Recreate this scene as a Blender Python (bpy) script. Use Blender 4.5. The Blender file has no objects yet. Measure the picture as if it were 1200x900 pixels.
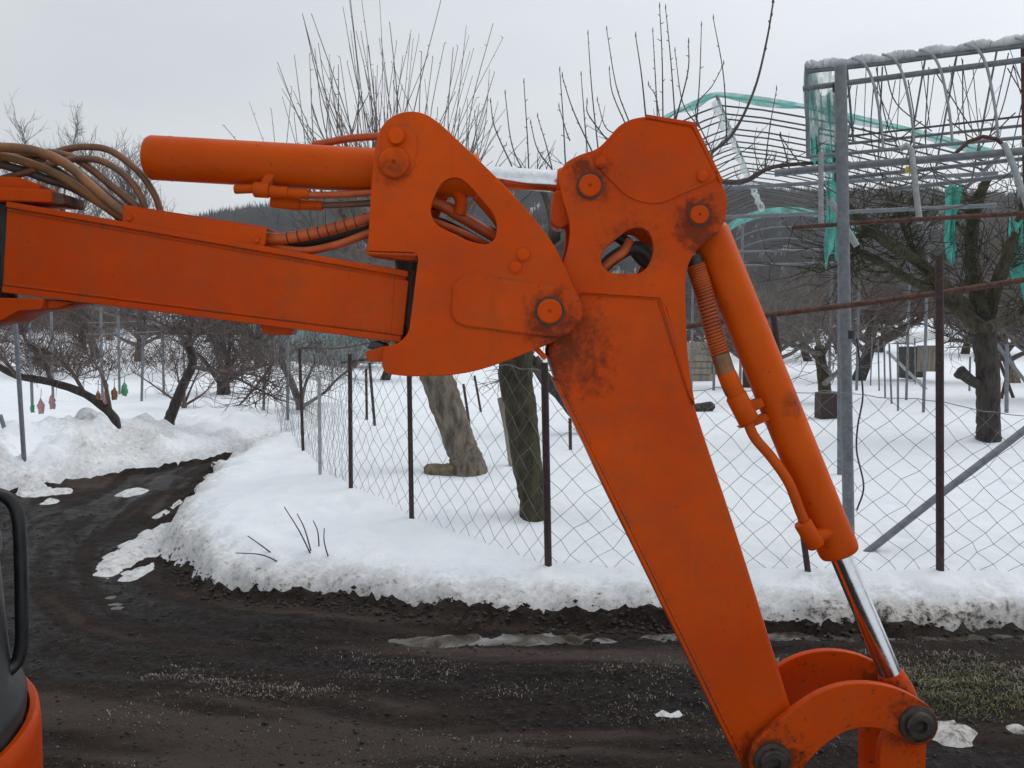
import bpy, math, random
import numpy as np
from mathutils import Vector, Matrix
random.seed(7)
scn = bpy.context.scene
COL = scn.collection
R = math.radians

# ------------------------------------------------------------------ camera
CAM_H, HOR, F = 1.5, 390.0, 1000.0
PITCH = math.atan((450 - HOR) / F)
cam_d = bpy.data.cameras.new('camera')
cam = bpy.data.objects.new('camera', cam_d)
COL.objects.link(cam)
cam.location = (0, 0, CAM_H)
cam.rotation_euler = (math.pi / 2 - PITCH, 0, 0)
cam_d.sensor_width = 36
cam_d.lens = 30
cam_d.clip_start = 0.05
cam_d.clip_end = 3000
scn.camera = cam

# ------------------------------------------------------------------ sky, sun, exposure
SUN_EL, SUN_AZ = R(50), R(60)
world = bpy.data.worlds.new('World')
scn.world = world
world.use_nodes = True
wt = world.node_tree
for n in list(wt.nodes):
    wt.nodes.remove(n)
def wn(t, **k):
    n = wt.nodes.new(t)
    for a, b in k.items():
        setattr(n, a, b)
    return n
w_out = wn('ShaderNodeOutputWorld')
w_bg = wn('ShaderNodeBackground')
w_sky = wn('ShaderNodeTexSky', sky_type='NISHITA', sun_disc=False)
w_sky.sun_elevation = SUN_EL
w_sky.sun_rotation = SUN_AZ
w_hsv = wn('ShaderNodeHueSaturation')
w_hsv.inputs['Saturation'].default_value = 0.25
w_tc = wn('ShaderNodeTexCoord')
w_map = wn('ShaderNodeMapping')
w_map.inputs['Scale'].default_value = (1.2, 1.2, 3.5)
w_noise = wn('ShaderNodeTexNoise')
w_noise.inputs['Scale'].default_value = 1.6
w_noise.inputs['Detail'].default_value = 5
w_noise.inputs['Roughness'].default_value = 0.45
w_ramp = wn('ShaderNodeValToRGB')      # overcast deck: soft grey patches
w_ramp.color_ramp.elements[0].position = 0.32
w_ramp.color_ramp.elements[0].color = (6.75, 7.25, 7.80, 1)
w_ramp.color_ramp.elements[1].position = 0.68
w_ramp.color_ramp.elements[1].color = (8.2, 8.5, 8.8, 1)
w_mix = wn('ShaderNodeMix', data_type='RGBA')
w_mix.inputs['Factor'].default_value = 0.93
L = wt.links.new
L(w_tc.outputs['Generated'], w_map.inputs['Vector'])
L(w_map.outputs['Vector'], w_noise.inputs['Vector'])
L(w_noise.outputs['Fac'], w_ramp.inputs['Fac'])
L(w_sky.outputs['Color'], w_hsv.inputs['Color'])
L(w_hsv.outputs['Color'], w_mix.inputs['A'])
L(w_ramp.outputs['Color'], w_mix.inputs['B'])
w_dot = wn('ShaderNodeVectorMath', operation='DOT_PRODUCT')
w_dot.inputs[1].default_value = (math.sin(SUN_AZ) * math.cos(SUN_EL), math.cos(SUN_AZ) * math.cos(SUN_EL), math.sin(SUN_EL))
w_max = wn('ShaderNodeMath', operation='MAXIMUM'); w_max.inputs[1].default_value = 0.0
w_pow = wn('ShaderNodeMath', operation='POWER'); w_pow.inputs[1].default_value = 3.0
w_ma = wn('ShaderNodeMath', operation='MULTIPLY_ADD'); w_ma.inputs[1].default_value = 0.66; w_ma.inputs[2].default_value = 0.955
w_sc = wn('ShaderNodeVectorMath', operation='SCALE')       # thin cloud glows softly round the hidden sun
L(w_tc.outputs['Generated'], w_dot.inputs[0]); L(w_dot.outputs['Value'], w_max.inputs[0]); L(w_max.outputs[0], w_pow.inputs[0]); L(w_pow.outputs[0], w_ma.inputs[0])
L(w_mix.outputs['Result'], w_sc.inputs[0]); L(w_ma.outputs[0], w_sc.inputs['Scale'])
L(w_sc.outputs['Vector'], w_bg.inputs['Color'])
w_bg.inputs['Strength'].default_value = 0.1
L(w_bg.outputs['Background'], w_out.inputs['Surface'])

sun_d = bpy.data.lights.new('sun', 'SUN')
sun_d.energy = 1.0
sun_d.angle = R(35)
sun_d.color = (1.0, 0.97, 0.93)
sun = bpy.data.objects.new('sun', sun_d)
COL.objects.link(sun)
sd = Vector((math.sin(SUN_AZ) * math.cos(SUN_EL), math.cos(SUN_AZ) * math.cos(SUN_EL), math.sin(SUN_EL)))
sun.rotation_euler = sd.to_track_quat('Z', 'Y').to_euler()
sun.location = (0, 0, 20)

vs = scn.view_settings
vs.view_transform = 'Standard'
vs.look = 'None'
vs.exposure = 0.0
vs.gamma = 1.0
vs.use_curve_mapping = False

# ------------------------------------------------------------------ pixel helpers
CT, ST = math.cos(PITCH), math.sin(PITCH)
def ray(u, v):
    x = (u - 600) / F
    y = (450 - v) / F
    return Vector((x, CT + y * ST, -ST + y * CT))
def P(u, v, Y):
    d = ray(u, v)
    t = Y / d.y
    return Vector((d.x * t, Y, CAM_H + d.z * t))
def G(u, v, z=0.0):
    d = ray(u, v)
    t = (z - CAM_H) / d.z
    return Vector((d.x * t, d.y * t, z))

# ------------------------------------------------------------------ numpy noise
_rng = np.random.RandomState(11)
_tab = _rng.rand(256, 256)
def vnoise(x, y):
    x = np.asarray(x, float); y = np.asarray(y, float)
    xi = np.floor(x).astype(int); yi = np.floor(y).astype(int)
    fx = x - xi; fy = y - yi
    fx = fx * fx * (3 - 2 * fx); fy = fy * fy * (3 - 2 * fy)
    a = _tab[xi & 255, yi & 255]; b = _tab[(xi + 1) & 255, yi & 255]
    c = _tab[xi & 255, (yi + 1) & 255]; d = _tab[(xi + 1) & 255, (yi + 1) & 255]
    return (a * (1 - fx) + b * fx) * (1 - fy) + (c * (1 - fx) + d * fx) * fy
def fbm(x, y, o=4):
    r = 0; a = 0.5; n = 0
    for i in range(o):
        r = r + a * (vnoise(x * 2 ** i + 17.3 * i, y * 2 ** i + 5.1 * i) - 0.5); n += a; a *= 0.5
    return r / n * 2          # about -1..1
def sstep(a, b, x):
    t = np.clip((x - a) / (b - a), 0, 1)
    return t * t * (3 - 2 * t)

# ------------------------------------------------------------------ terrain
vr_px = [(1200, 742), (1000, 739), (900, 738), (770, 731), (600, 729), (480, 717), (380, 707), (300, 702),
         (255, 693), (222, 672), (205, 650), (202, 628), (212, 605), (232, 582), (246, 556), (272, 540), (310, 527), (338, 519)]
lb_px = [(0, 582), (60, 573), (120, 562), (200, 549), (280, 535), (338, 519)]
vr = [(60.0, 4.0), (8.0, 4.2)] + [tuple(G(u, v)[:2]) for u, v in vr_px]
lb = [(-60.0, 6.6), (-9.0, 7.2)] + [tuple(G(u, v)[:2]) for u, v in lb_px]
road = vr + lb[::-1][1:] + [(-60.0, -60.0), (60.0, -60.0)]
def pl_dist(x, y, pl):
    best = np.full(x.shape, 1e9)
    for (ax, ay), (bx, by) in zip(pl[:-1], pl[1:]):
        dx, dy = bx - ax, by - ay
        t = np.clip(((x - ax) * dx + (y - ay) * dy) / (dx * dx + dy * dy + 1e-12), 0, 1)
        best = np.minimum(best, np.hypot(x - ax - t * dx, y - ay - t * dy))
    return best
def inside(x, y, poly):
    c = np.zeros(x.shape, bool)
    n = len(poly)
    for i in range(n):
        ax, ay = poly[i]; bx, by = poly[(i + 1) % n]
        if ay == by:
            continue
        c ^= ((ay > y) != (by > y)) & (x < (bx - ax) * (y - ay) / (by - ay) + ax)
    return c
patch_px = [(178, 632, 30, 40), (165, 668, 20, 14), (196, 600, 18, 14), (50, 578, 46, 6), (160, 577, 30, 5), (1112, 860, 46, 22), (1195, 858, 26, 16),
            (735, 833, 24, 5), (790, 838, 46, 6), (60, 590, 26, 5), (820, 882, 14, 10),
            (640, 742, 0, 0)]
patches = []
for u, v, a, b in patch_px:
    if a == 0:
        continue
    c = G(u, v); e = G(u + a, v); f1 = G(u, v - b); f2 = G(u, v + b)
    patches.append((c.x, c.y, abs(e.x - c.x), abs(f1.y - f2.y) / 2))
def fields(x, y):
    """returns ground z, snow z, dirt mask"""
    x = np.asarray(x, float); y = np.asarray(y, float)
    dR = pl_dist(x, y, vr); dL = pl_dist(x, y, lb)
    s = np.minimum(dR, dL) * np.where(inside(x, y, road), -1, 1)
    near = np.exp(-np.maximum(0, y - 12) / 6)
    n1 = fbm(x * 2.3, y * 2.3, 3); n2 = fbm(x * 9, y * 9, 3); n3 = fbm(x * 24, y * 24, 2)
    s = s + (0.10 * n1 + 0.05 * n2) * near
    ang = x / np.maximum(y, 0.5)
    left = 1 - sstep(-0.32, -0.14, ang)
    rise = 0.030 * np.maximum(0, np.minimum(y, 40) - 12) * left + 0.035 * np.maximum(0, np.minimum(y, 140) - 26)
    wl = sstep(-0.3, 0.3, dR - dL) * (1 - sstep(-1.5, 0.0, x))
    # ground: muddy road with ruts, verge step
    rut = fbm((x - y) * 0.35 + 3, dR * 3.0, 4) * 0.040 + fbm((x - y) * 0.8, dR * 9, 3) * 0.013 + n2 * 0.011 + n3 * 0.007
    groove = -0.045 * np.exp(-((y - 4.16 - 0.05 * np.sin(x * 0.9)) / 0.13) ** 2) * sstep(-1.2, -0.2, x)
    ridge = 0.03 * np.exp(-((y - 3.62) / 0.22) ** 2) * sstep(-2.5, 0.5, x)
    g = rut + groove + ridge + 0.062 * sstep(-0.03, 0.06, s) + rise + (0.035 * n3 + 0.03 * n2) * np.exp(-((s - 0.02) / 0.13) ** 2)
    # snow
    se = s.copy(); pz = np.full(x.shape, -0.2); pd_ = np.zeros(x.shape)
    for cx, cy, rx, ry in patches:
        sp = (1 - np.hypot((x - cx) / rx, (y - cy) / ry)) * min(rx, ry) + 0.05 * n2 + 0.06 * n1
        pz = np.maximum(pz, -0.055 + 0.076 * sstep(-0.02, 0.12, sp) + 0.020 * n2 + 0.01 * n3); pd_ = np.maximum(pd_, sstep(-0.1, 0.0, sp))
    lump = np.clip(fbm(x * 3.1 + 9, y * 3.1, 3) + 0.15, 0, 1)
    T = -0.06 + 0.10 * sstep(-0.01, 0.08, se) + 0.085 * sstep(0.03, 0.42, se) + 0.09 * sstep(0.35, 1.8, se)
    T = T + (0.03 * n2 + 0.05 * lump) * np.exp(-np.maximum(se, 0) / 0.5) * sstep(0.02, 0.2, se)
    T = T - 0.03 * sstep(0.45, 0.8, fbm(x * 3.3 + 80, y * 3.3, 2)) * near * sstep(0.25, 0.6, se)
    for u_, v_, r_ in ((549, 553, 0.42), (626, 604, 0.30), (1158, 515, 0.40)):
        c_ = G(u_, v_, 0.27); T = T - 0.07 * np.exp(-(((x - c_.x) / r_) ** 2 + ((y - c_.y) / r_) ** 2))
    T = T + 0.02 * fbm(x * 0.7, y * 0.7, 3) * sstep(0.2, 1, se) + 0.006 * n1 * near
    bank = 0.13 * np.exp(-((se - 0.75) / 0.45) ** 2) + 0.12 * sstep(0.4, 1.3, se)
    big = np.clip(fbm(x * 2.2 + 31, y * 2.2 + 4, 3) + 0.05, 0, 1)
    win = sstep(0.05, 0.4, se) * (1 - sstep(1.3, 2.4, se))
    T = T + wl * (bank + win * (0.30 * big + 0.16 * np.abs(fbm(x * 5, y * 5, 3)) + 0.08 * n1))
    # mound between the bend and the fence
    mc = G(330, 600, 0.2)
    T = T + 0.09 * np.exp(-(((x - mc.x) / 1.1) ** 2 + ((y - mc.y) / 0.9) ** 2))
    sn = g - rut * 0.8 + np.maximum(T, np.where(s < 0.1, pz, -0.2))
    dirt = np.exp(-np.maximum(se - 0.12, 0) / 0.13) * (1 - 0.25 * wl) + wl * win * np.clip(0.40 + 1.3 * fbm(x * 1.9 + 50, y * 1.9, 3), 0.1, 1.0)
    rightd = sstep(1.0, 1.7, x) * (1.0 - 0.6 * sstep(0.08, 0.2, s)) * (1 - sstep(0.2, 0.45, s + 0.15 * n1))
    dirt = np.maximum(np.maximum(dirt * 0.62, rightd * 0.9), np.where(s < 0.1, pd_ * 0.62, 0))
    return g, sn, np.clip(dirt, 0, 1)
def track(x, y):
    dR = pl_dist(x, y, vr)
    return np.clip(0.5 + 0.5 * fbm((x - y) * 0.30 + 7, dR * 2.6, 5) + 0.25 * fbm((x - y) * 0.7, dR * 11, 3), 0, 1)
def sh(x, y):
    return float(fields(np.array([x]), np.array([y]))[1][0])
def gz(x, y):
    return float(fields(np.array([x]), np.array([y]))[0][0])
def on(u, v):
    """where the pixel's ray meets the snow"""
    z = 0.2
    for i in range(12):
        p = G(u, v, z)
        z = 0.5 * z + 0.5 * sh(p.x, p.y)
    p = G(u, v, z); p.z = sh(p.x, p.y)
    return p

# ------------------------------------------------------------------ materials
def new_mat(name):
    m = bpy.data.materials.new(name)
    m.use_nodes = True
    nt = m.node_tree
    b = nt.nodes['Principled BSDF']
    return m, nt, b
def N(nt, t, **k):
    n = nt.nodes.new(t)
    for a, v in k.items():
        setattr(n, a, v)
    return n
def noise(nt, scale, detail=5, rough=0.55, vec=None, dist=0.0):
    n = N(nt, 'ShaderNodeTexNoise')
    n.inputs['Scale'].default_value = scale
    n.inputs['Detail'].default_value = detail
    n.inputs['Roughness'].default_value = rough
    n.inputs['Distortion'].default_value = dist
    if vec is not None:
        nt.links.new(vec, n.inputs['Vector'])
    return n
def ramp(nt, fac, stops):
    r = N(nt, 'ShaderNodeValToRGB')
    e = r.color_ramp.elements
    while len(e) < len(stops):
        e.new(0.5)
    for el, (p, c) in zip(e, stops):
        el.position = p
        el.color = (c, c, c, 1) if isinstance(c, (int, float)) else (*c, 1)
    nt.links.new(fac, r.inputs['Fac'])
    return r
def mix(nt, fac, a, b):
    m = N(nt, 'ShaderNodeMix', data_type='RGBA')
    for sock, v in (('Factor', fac), ('A', a), ('B', b)):
        if isinstance(v, (int, float)):
            m.inputs[sock].default_value = v
        elif isinstance(v, tuple):
            m.inputs[sock].default_value = (*v, 1)
        else:
            nt.links.new(v, m.inputs[sock])
    return m.outputs['Result']
def math_n(nt, op, a, b=None, clamp=False):
    m = N(nt, 'ShaderNodeMath', operation=op, use_clamp=clamp)
    for i, v in enumerate((a, b)):
        if v is None:
            continue
        if isinstance(v, (int, float)):
            m.inputs[i].default_value = v
        else:
            nt.links.new(v, m.inputs[i])
    return m.outputs[0]
def bump(nt, b, h, strength, dist=0.01):
    n = N(nt, 'ShaderNodeBump')
    n.inputs['Strength'].default_value = strength
    n.inputs['Distance'].default_value = dist
    nt.links.new(h, n.inputs['Height'])
    nt.links.new(n.outputs['Normal'], b.inputs['Normal'])
def pos(nt):
    return N(nt, 'ShaderNodeNewGeometry').outputs['Position']
def obco(nt):
    return N(nt, 'ShaderNodeTexCoord').outputs['Object']

def pbr(name, c1, c2, scale=12, rough=0.6, metal=0.0, bmp=0.2, bd=0.004, lo=0.35, hi=0.65, spec=0.5, r2=None, detail=6, stretch=None):
    m, nt, b = new_mat(name)
    v = obco(nt)
    if stretch:
        mp = N(nt, 'ShaderNodeMapping')
        mp.inputs['Scale'].default_value = stretch
        nt.links.new(v, mp.inputs['Vector'])
        v = mp.outputs['Vector']
    n = noise(nt, scale, detail, 0.6, v)
    c = ramp(nt, n.outputs['Fac'], [(lo, c1), (hi, c2)])
    nt.links.new(c.outputs['Color'], b.inputs['Base Color'])
    b.inputs['Metallic'].default_value = metal
    b.inputs['Specular IOR Level'].default_value = spec
    if r2 is None:
        b.inputs['Roughness'].default_value = rough
    else:
        rr = ramp(nt, n.outputs['Fac'], [(lo, rough), (hi, r2)])
        nt.links.new(rr.outputs['Color'], b.inputs['Roughness'])
    if bmp:
        bump(nt, b, n.outputs['Fac'], bmp, bd)
    return m

M = {}
def orange_paint(name, stains=(), wear=0.5, fade=0.0):
    m, nt, b = new_mat(name)
    p = pos(nt)
    n1 = noise(nt, 2.2, 5, 0.6, p)
    base = ramp(nt, n1.outputs['Fac'], [(0.28, (0.42, 0.036 + 0.008 * fade, 0.0003)), (0.72, (0.60 - 0.03 * fade, 0.073 + 0.014 * fade, 0.0006 + 0.001 * fade))]).outputs['Color']
    # dusty film and faded blotches
    n2 = noise(nt, 14, 8, 0.7, p)
    du = ramp(nt, n2.outputs['Fac'], [(0.50, 0.0), (0.82, 0.22)]).outputs['Color']
    base = mix(nt, du, base, (0.30, 0.066, 0.014))
    # vertical run marks
    mp = N(nt, 'ShaderNodeMapping'); mp.inputs['Scale'].default_value = (26, 26, 1.6)
    nt.links.new(p, mp.inputs['Vector'])
    n5 = noise(nt, 1.0, 4, 0.6, mp.outputs['Vector'])
    ru = ramp(nt, n5.outputs['Fac'], [(0.56, 0.0), (0.78, 0.28)]).outputs['Color']
    base = mix(nt, ru, base, (0.24, 0.05, 0.010))
    # chips and specks of dirt
    n3 = noise(nt, 55, 5, 0.7, p, 0.3)
    ch = ramp(nt, n3.outputs['Fac'], [(0.655 - 0.05 * wear, 0.0), (0.71 - 0.05 * wear, 0.85 * wear + 0.1)]).outputs['Color']
    base = mix(nt, ch, base, (0.055, 0.030, 0.020))
    # long fine scratches in two directions
    for sc_, rt_ in (((7, 7, 130), (0, 0.5, 0)), ((120, 20, 6), (0, -0.35, 0))):
        mq = N(nt, 'ShaderNodeMapping'); mq.inputs['Scale'].default_value = sc_; mq.inputs['Rotation'].default_value = rt_
        nt.links.new(p, mq.inputs['Vector'])
        n7 = noise(nt, 1.0, 3, 0.5, mq.outputs['Vector'])
        sr = math_n(nt, 'MULTIPLY', ramp(nt, n7.outputs['Fac'], [(0.70, 0.0), (0.74, 0.55)]).outputs['Color'], ramp(nt, n1.outputs['Fac'], [(0.45, 0.0), (0.60, 1.0)]).outputs['Color'])
        base = mix(nt, sr, base, (0.36, 0.10, 0.035))
    # pale dried mud specks
    n8 = noise(nt, 95, 3, 0.6, p)
    ms = math_n(nt, 'MULTIPLY', ramp(nt, n8.outputs['Fac'], [(0.68, 0.0), (0.74, 0.5)]).outputs['Color'], ramp(nt, n1.outputs['Fac'], [(0.40, 1.0), (0.55, 0.15)]).outputs['Color'])
    base = mix(nt, ms, base, (0.17, 0.10, 0.06))
    # worn, darkened edges
    g = N(nt, 'ShaderNodeNewGeometry')
    pt = math_n(nt, 'MULTIPLY', ramp(nt, g.outputs['Pointiness'], [(0.52, 0.0), (0.60, 1.0)]).outputs['Color'],
                ramp(nt, n2.outputs['Fac'], [(0.40, 0.0), (0.62, 0.8)]).outputs['Color'])
    base = mix(nt, pt, base, (0.16, 0.07, 0.035))
    rough = ramp(nt, n2.outputs['Fac'], [(0.3, 0.32), (0.75, 0.58)]).outputs['Color']
    if stains:
        sep = N(nt, 'ShaderNodeSeparateXYZ'); nt.links.new(p, sep.inputs[0])
        tot = None
        n6 = noise(nt, 42, 8, 0.78, p, 0.15)
        wob = math_n(nt, 'ADD', math_n(nt, 'MULTIPLY', math_n(nt, 'SUBTRACT', n2.outputs['Fac'], 0.5), 1.6), math_n(nt, 'MULTIPLY', math_n(nt, 'SUBTRACT', n6.outputs['Fac'], 0.5), 3.2))
        for (cx, cz, rr, k) in stains:
            dx = math_n(nt, 'SUBTRACT', sep.outputs['X'], cx); dz = math_n(nt, 'SUBTRACT', sep.outputs['Z'], cz)
            d = math_n(nt, 'SQRT', math_n(nt, 'ADD', math_n(nt, 'MULTIPLY', dx, dx), math_n(nt, 'MULTIPLY', dz, dz)))
            d = math_n(nt, 'ADD', math_n(nt, 'DIVIDE', d, rr), wob)
            f = math_n(nt, 'MULTIPLY', math_n(nt, 'SUBTRACT', 1.0, d, True), k * 1.15, True)
            tot = f if tot is None else math_n(nt, 'MAXIMUM', tot, f)
        base = mix(nt, math_n(nt, 'MULTIPLY', tot, 0.68), base, (0.020, 0.013, 0.010))
    nt.links.new(base, b.inputs['Base Color'])
    nt.links.new(rough, b.inputs['Roughness'])
    b.inputs['Specular IOR Level'].default_value = 0.10
    hh = math_n(nt, 'ADD', math_n(nt, 'MULTIPLY', n2.outputs['Fac'], 0.4), n1.outputs['Fac'])
    bump(nt, b, hh, 0.25, 0.006)
    return m

M['chrome'] = pbr('chrome_rod', (0.62, 0.63, 0.65), (0.75, 0.76, 0.78), 60, 0.14, 1.0, 0.0, r2=0.20)
M['rubber'] = pbr('black_rubber', (0.012, 0.012, 0.013), (0.03, 0.029, 0.028), 30, 0.55, 0, 0.15)
M['black_plastic'] = pbr('black_plastic', (0.005, 0.0052, 0.006), (0.012, 0.0125, 0.014), 18, 0.42, 0, 0.1, r2=0.55)
M['grease'] = pbr('greasy_steel', (0.012, 0.010, 0.009), (0.06, 0.045, 0.035), 40, 0.4, 0.2, 0.4, r2=0.65)
M['hose_tan'] = pbr('hose_overspray', (0.10, 0.055, 0.026), (0.27, 0.105, 0.030), 16, 0.5, 0, 0.2)
M['hose_brown'] = pbr('hose_brown', (0.10, 0.052, 0.032), (0.22, 0.085, 0.035), 26, 0.5, 0, 0.2)
M['hose_dark'] = pbr('hose_dark', (0.035, 0.028, 0.024), (0.085, 0.055, 0.038), 26, 0.55, 0, 0.2)
M['hose_orange'] = pbr('hose_painted', (0.34, 0.050, 0.004), (0.48, 0.085, 0.008), 18, 0.5, 0, 0.25)
M['rust'] = pbr('rusty_steel', (0.045, 0.022, 0.016), (0.13, 0.052, 0.034), 35, 0.8, 0.0, 0.5, 0.003)
M['rust_dark'] = pbr('dark_rusty_post', (0.022, 0.014, 0.014), (0.065, 0.032, 0.030), 45, 0.75, 0.0, 0.5, 0.003)
M['galv'] = pbr('galvanised_pipe', (0.13, 0.145, 0.16), (0.21, 0.225, 0.24), 25, 0.55, 0.25, 0.1, r2=0.65)
M['galv_light'] = pbr('pale_galvanised_pipe', (0.27, 0.285, 0.29), (0.38, 0.395, 0.40), 25, 0.5, 0.2, 0.1)
M['wire'] = pbr('fence_wire', (0.10, 0.10, 0.10), (0.24, 0.24, 0.24), 18, 0.6, 0.4, 0)
M['thin_wire'] = pbr('dark_wire', (0.05, 0.045, 0.045), (0.11, 0.095, 0.09), 18, 0.6, 0.2, 0)
M['bark'] = pbr('dark_bark', (0.022, 0.018, 0.016), (0.075, 0.062, 0.052), 26, 0.9, 0, 1.0, 0.05, stretch=(1, 1, 0.3))
M['bark_grey'] = pbr('grey_bark', (0.075, 0.060, 0.045), (0.25, 0.205, 0.155), 22, 0.9, 0, 1.0, 0.05, stretch=(1, 1, 0.3))
M['bark_moss'] = pbr('mossy_bark', (0.024, 0.021, 0.014), (0.080, 0.072, 0.036), 24, 0.95, 0, 1.0, 0.05, stretch=(1, 1, 0.4))
M['twig'] = pbr('twig', (0.045, 0.033, 0.032), (0.105, 0.080, 0.072), 9, 0.8, 0, 0)
M['twig_grey'] = pbr('twig_grey', (0.095, 0.080, 0.074), (0.215, 0.185, 0.168), 9, 0.85, 0, 0)
M['twig_brown'] = pbr('twig_brown', (0.075, 0.054, 0.050), (0.155, 0.115, 0.105), 9, 0.85, 0, 0)
M['wood'] = pbr('weathered_boards', (0.20, 0.175, 0.14), (0.34, 0.30, 0.24), 9, 0.85, 0, 0.3, stretch=(1, 1, 0.15))
M['dark_wood'] = pbr('dark_boards', (0.05, 0.045, 0.04), (0.11, 0.095, 0.08), 9, 0.85, 0, 0.3)
M['log'] = pbr('mossy_log', (0.09, 0.075, 0.04), (0.20, 0.17, 0.10), 22, 0.9, 0, 0.6)
M['snow_cap'] = pbr('roof_snow', (0.80, 0.83, 0.87), (0.88, 0.90, 0.92), 6, 0.7, 0, 0.3, 0.03)
M['film'] = pbr('rolled_film', (0.38, 0.41, 0.42), (0.66, 0.69, 0.70), 9, 0.35, 0, 0.6, 0.02)
M['sheet_roof'] = pbr('white_sheet_roof', (0.62, 0.66, 0.68), (0.78, 0.82, 0.84), 3, 0.5, 0, 0.1)
M['stone'] = pbr('gravel_stone', (0.035, 0.030, 0.027), (0.26, 0.24, 0.225), 8.0, 0.85, 0, 0.3, lo=0.52, hi=0.75)
M['clod'] = pbr('soil_clod', (0.016, 0.012, 0.010), (0.045, 0.034, 0.028), 12, 0.9, 0, 0.6)
M['dry_grass'] = pbr('dry_grass', (0.15, 0.125, 0.10), (0.36, 0.33, 0.28), 5, 0.9, 0, 0)
M['green_grass'] = pbr('green_grass', (0.060, 0.068, 0.020), (0.15, 0.145, 0.055), 5, 0.9, 0, 0)
M['tape_yellow'] = pbr('yellow_tape', (0.55, 0.42, 0.03), (0.65, 0.50, 0.05), 9, 0.6, 0, 0)
for k, c in (('pink', (0.55, 0.30, 0.33)), ('green', (0.08, 0.33, 0.17)), ('amber', (0.30, 0.12, 0.05))):
    M['bag_' + k] = pbr('bag_' + k, tuple(x * 0.8 for x in c), c, 12, 0.5, 0, 0.3)

def netting(name, c1, c2, alpha, sc=60):
    m, nt, b = new_mat(name)
    v = obco(nt)
    n = noise(nt, 6, 5, 0.6, v)
    c = ramp(nt, n.outputs['Fac'], [(0.35, c1), (0.65, c2)])
    nt.links.new(c.outputs['Color'], b.inputs['Base Color'])
    b.inputs['Roughness'].default_value = 0.55
    a = ramp(nt, n.outputs['Fac'], [(0.40, max(0, alpha - 0.25)), (0.60, min(1, alpha + 0.3))])
    nt.links.new(a.outputs['Color'], b.inputs['Alpha'])
    return m
M['teal'] = netting('teal_netting', (0.05, 0.42, 0.35), (0.14, 0.60, 0.50), 0.80)
M['teal_sheet'] = netting('teal_sheet', (0.10, 0.42, 0.37), (0.20, 0.52, 0.46), 0.85)
M['clear_film'] = netting('clear_film', (0.55, 0.62, 0.62), (0.72, 0.76, 0.76), 0.38)

def snow_mat():
    m, nt, b = new_mat('snow')
    p = pos(nt)
    at = N(nt, 'ShaderNodeAttribute'); at.attribute_name = 'dirt'
    n1 = noise(nt, 3.0, 6, 0.6, p); n2 = noise(nt, 21, 9, 0.75, p); n3 = noise(nt, 70, 4, 0.6, p)
    base = ramp(nt, n1.outputs['Fac'], [(0.3, (0.76, 0.80, 0.85)), (0.7, (0.84, 0.865, 0.89))]).outputs['Color']
    # grit carried by the plough: own shape from noise, denser along the road edge
    v = math_n(nt, 'ADD', math_n(nt, 'MULTIPLY', at.outputs['Fac'], 0.62), math_n(nt, 'SUBTRACT', n2.outputs['Fac'], 0.5))
    soft = ramp(nt, v, [(0.14, 0.0), (0.55, 0.85)]).outputs['Color']
    base = mix(nt, soft, base, (0.40, 0.365, 0.33))
    v2 = math_n(nt, 'ADD', math_n(nt, 'MULTIPLY', at.outputs['Fac'], 0.50), math_n(nt, 'MULTIPLY', math_n(nt, 'SUBTRACT', n2.outputs['Fac'], 0.5), 1.7))
    hard = ramp(nt, v2, [(0.42, 0.0), (0.62, 0.95)]).outputs['Color']
    base = mix(nt, hard, base, (0.050, 0.040, 0.034))
    nt.links.new(base, b.inputs['Base Color'])
    b.inputs['Roughness'].default_value = 0.75
    b.inputs['Specular IOR Level'].default_value = 0.25
    h = math_n(nt, 'ADD', math_n(nt, 'MULTIPLY', n2.outputs['Fac'], 0.7), math_n(nt, 'MULTIPLY', n3.outputs['Fac'], 0.25))
    h = math_n(nt, 'ADD', h, n1.outputs['Fac'])
    bump(nt, b, h, 0.5, 0.03)
    return m
M['snow'] = snow_mat()
def mud_mat():
    m, nt, b = new_mat('mud')
    p = pos(nt)
    mp = N(nt, 'ShaderNodeMapping'); mp.inputs['Scale'].default_value = (0.6, 3.2, 1)
    nt.links.new(p, mp.inputs['Vector'])
    n1 = noise(nt, 1.6, 7, 0.65, mp.outputs['Vector'], 0.5)
    n2 = noise(nt, 30, 8, 0.75, p)
    n3 = noise(nt, 120, 3, 0.7, p)
    at = N(nt, 'ShaderNodeAttribute'); at.attribute_name = 'dirt'
    tr = math_n(nt, 'ADD', math_n(nt, 'MULTIPLY', at.outputs['Fac'], 0.75), math_n(nt, 'MULTIPLY', n1.outputs['Fac'], 0.25))
    base = ramp(nt, tr, [(0.38, (0.0060, 0.0036, 0.0028)), (0.48, (0.0150, 0.0095, 0.0074)), (0.57, (0.034, 0.0240, 0.0195)), (0.66, (0.078, 0.062, 0.053))]).outputs['Color']
    gr = ramp(nt, n2.outputs['Fac'], [(0.46, 0.0), (0.72, 0.75)]).outputs['Color']
    base = mix(nt, gr, base, (0.060, 0.050, 0.045))
    sp = ramp(nt, n3.outputs['Fac'], [(0.66, 0.0), (0.74, 0.8)]).outputs['Color']
    base = mix(nt, sp, base, (0.26, 0.25, 0.24))
    nt.links.new(base, b.inputs['Base Color'])
    rg = ramp(nt, tr, [(0.38, 0.28), (0.46, 0.62), (0.56, 0.90)]).outputs['Color']
    nt.links.new(rg, b.inputs['Roughness'])
    b.inputs['Specular IOR Level'].default_value = 0.09
    h = math_n(nt, 'ADD', n2.outputs['Fac'], math_n(nt, 'MULTIPLY', n3.outputs['Fac'], 0.5))
    bump(nt, b, h, 0.9, 0.02)
    return m
M['mud'] = mud_mat()
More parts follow.
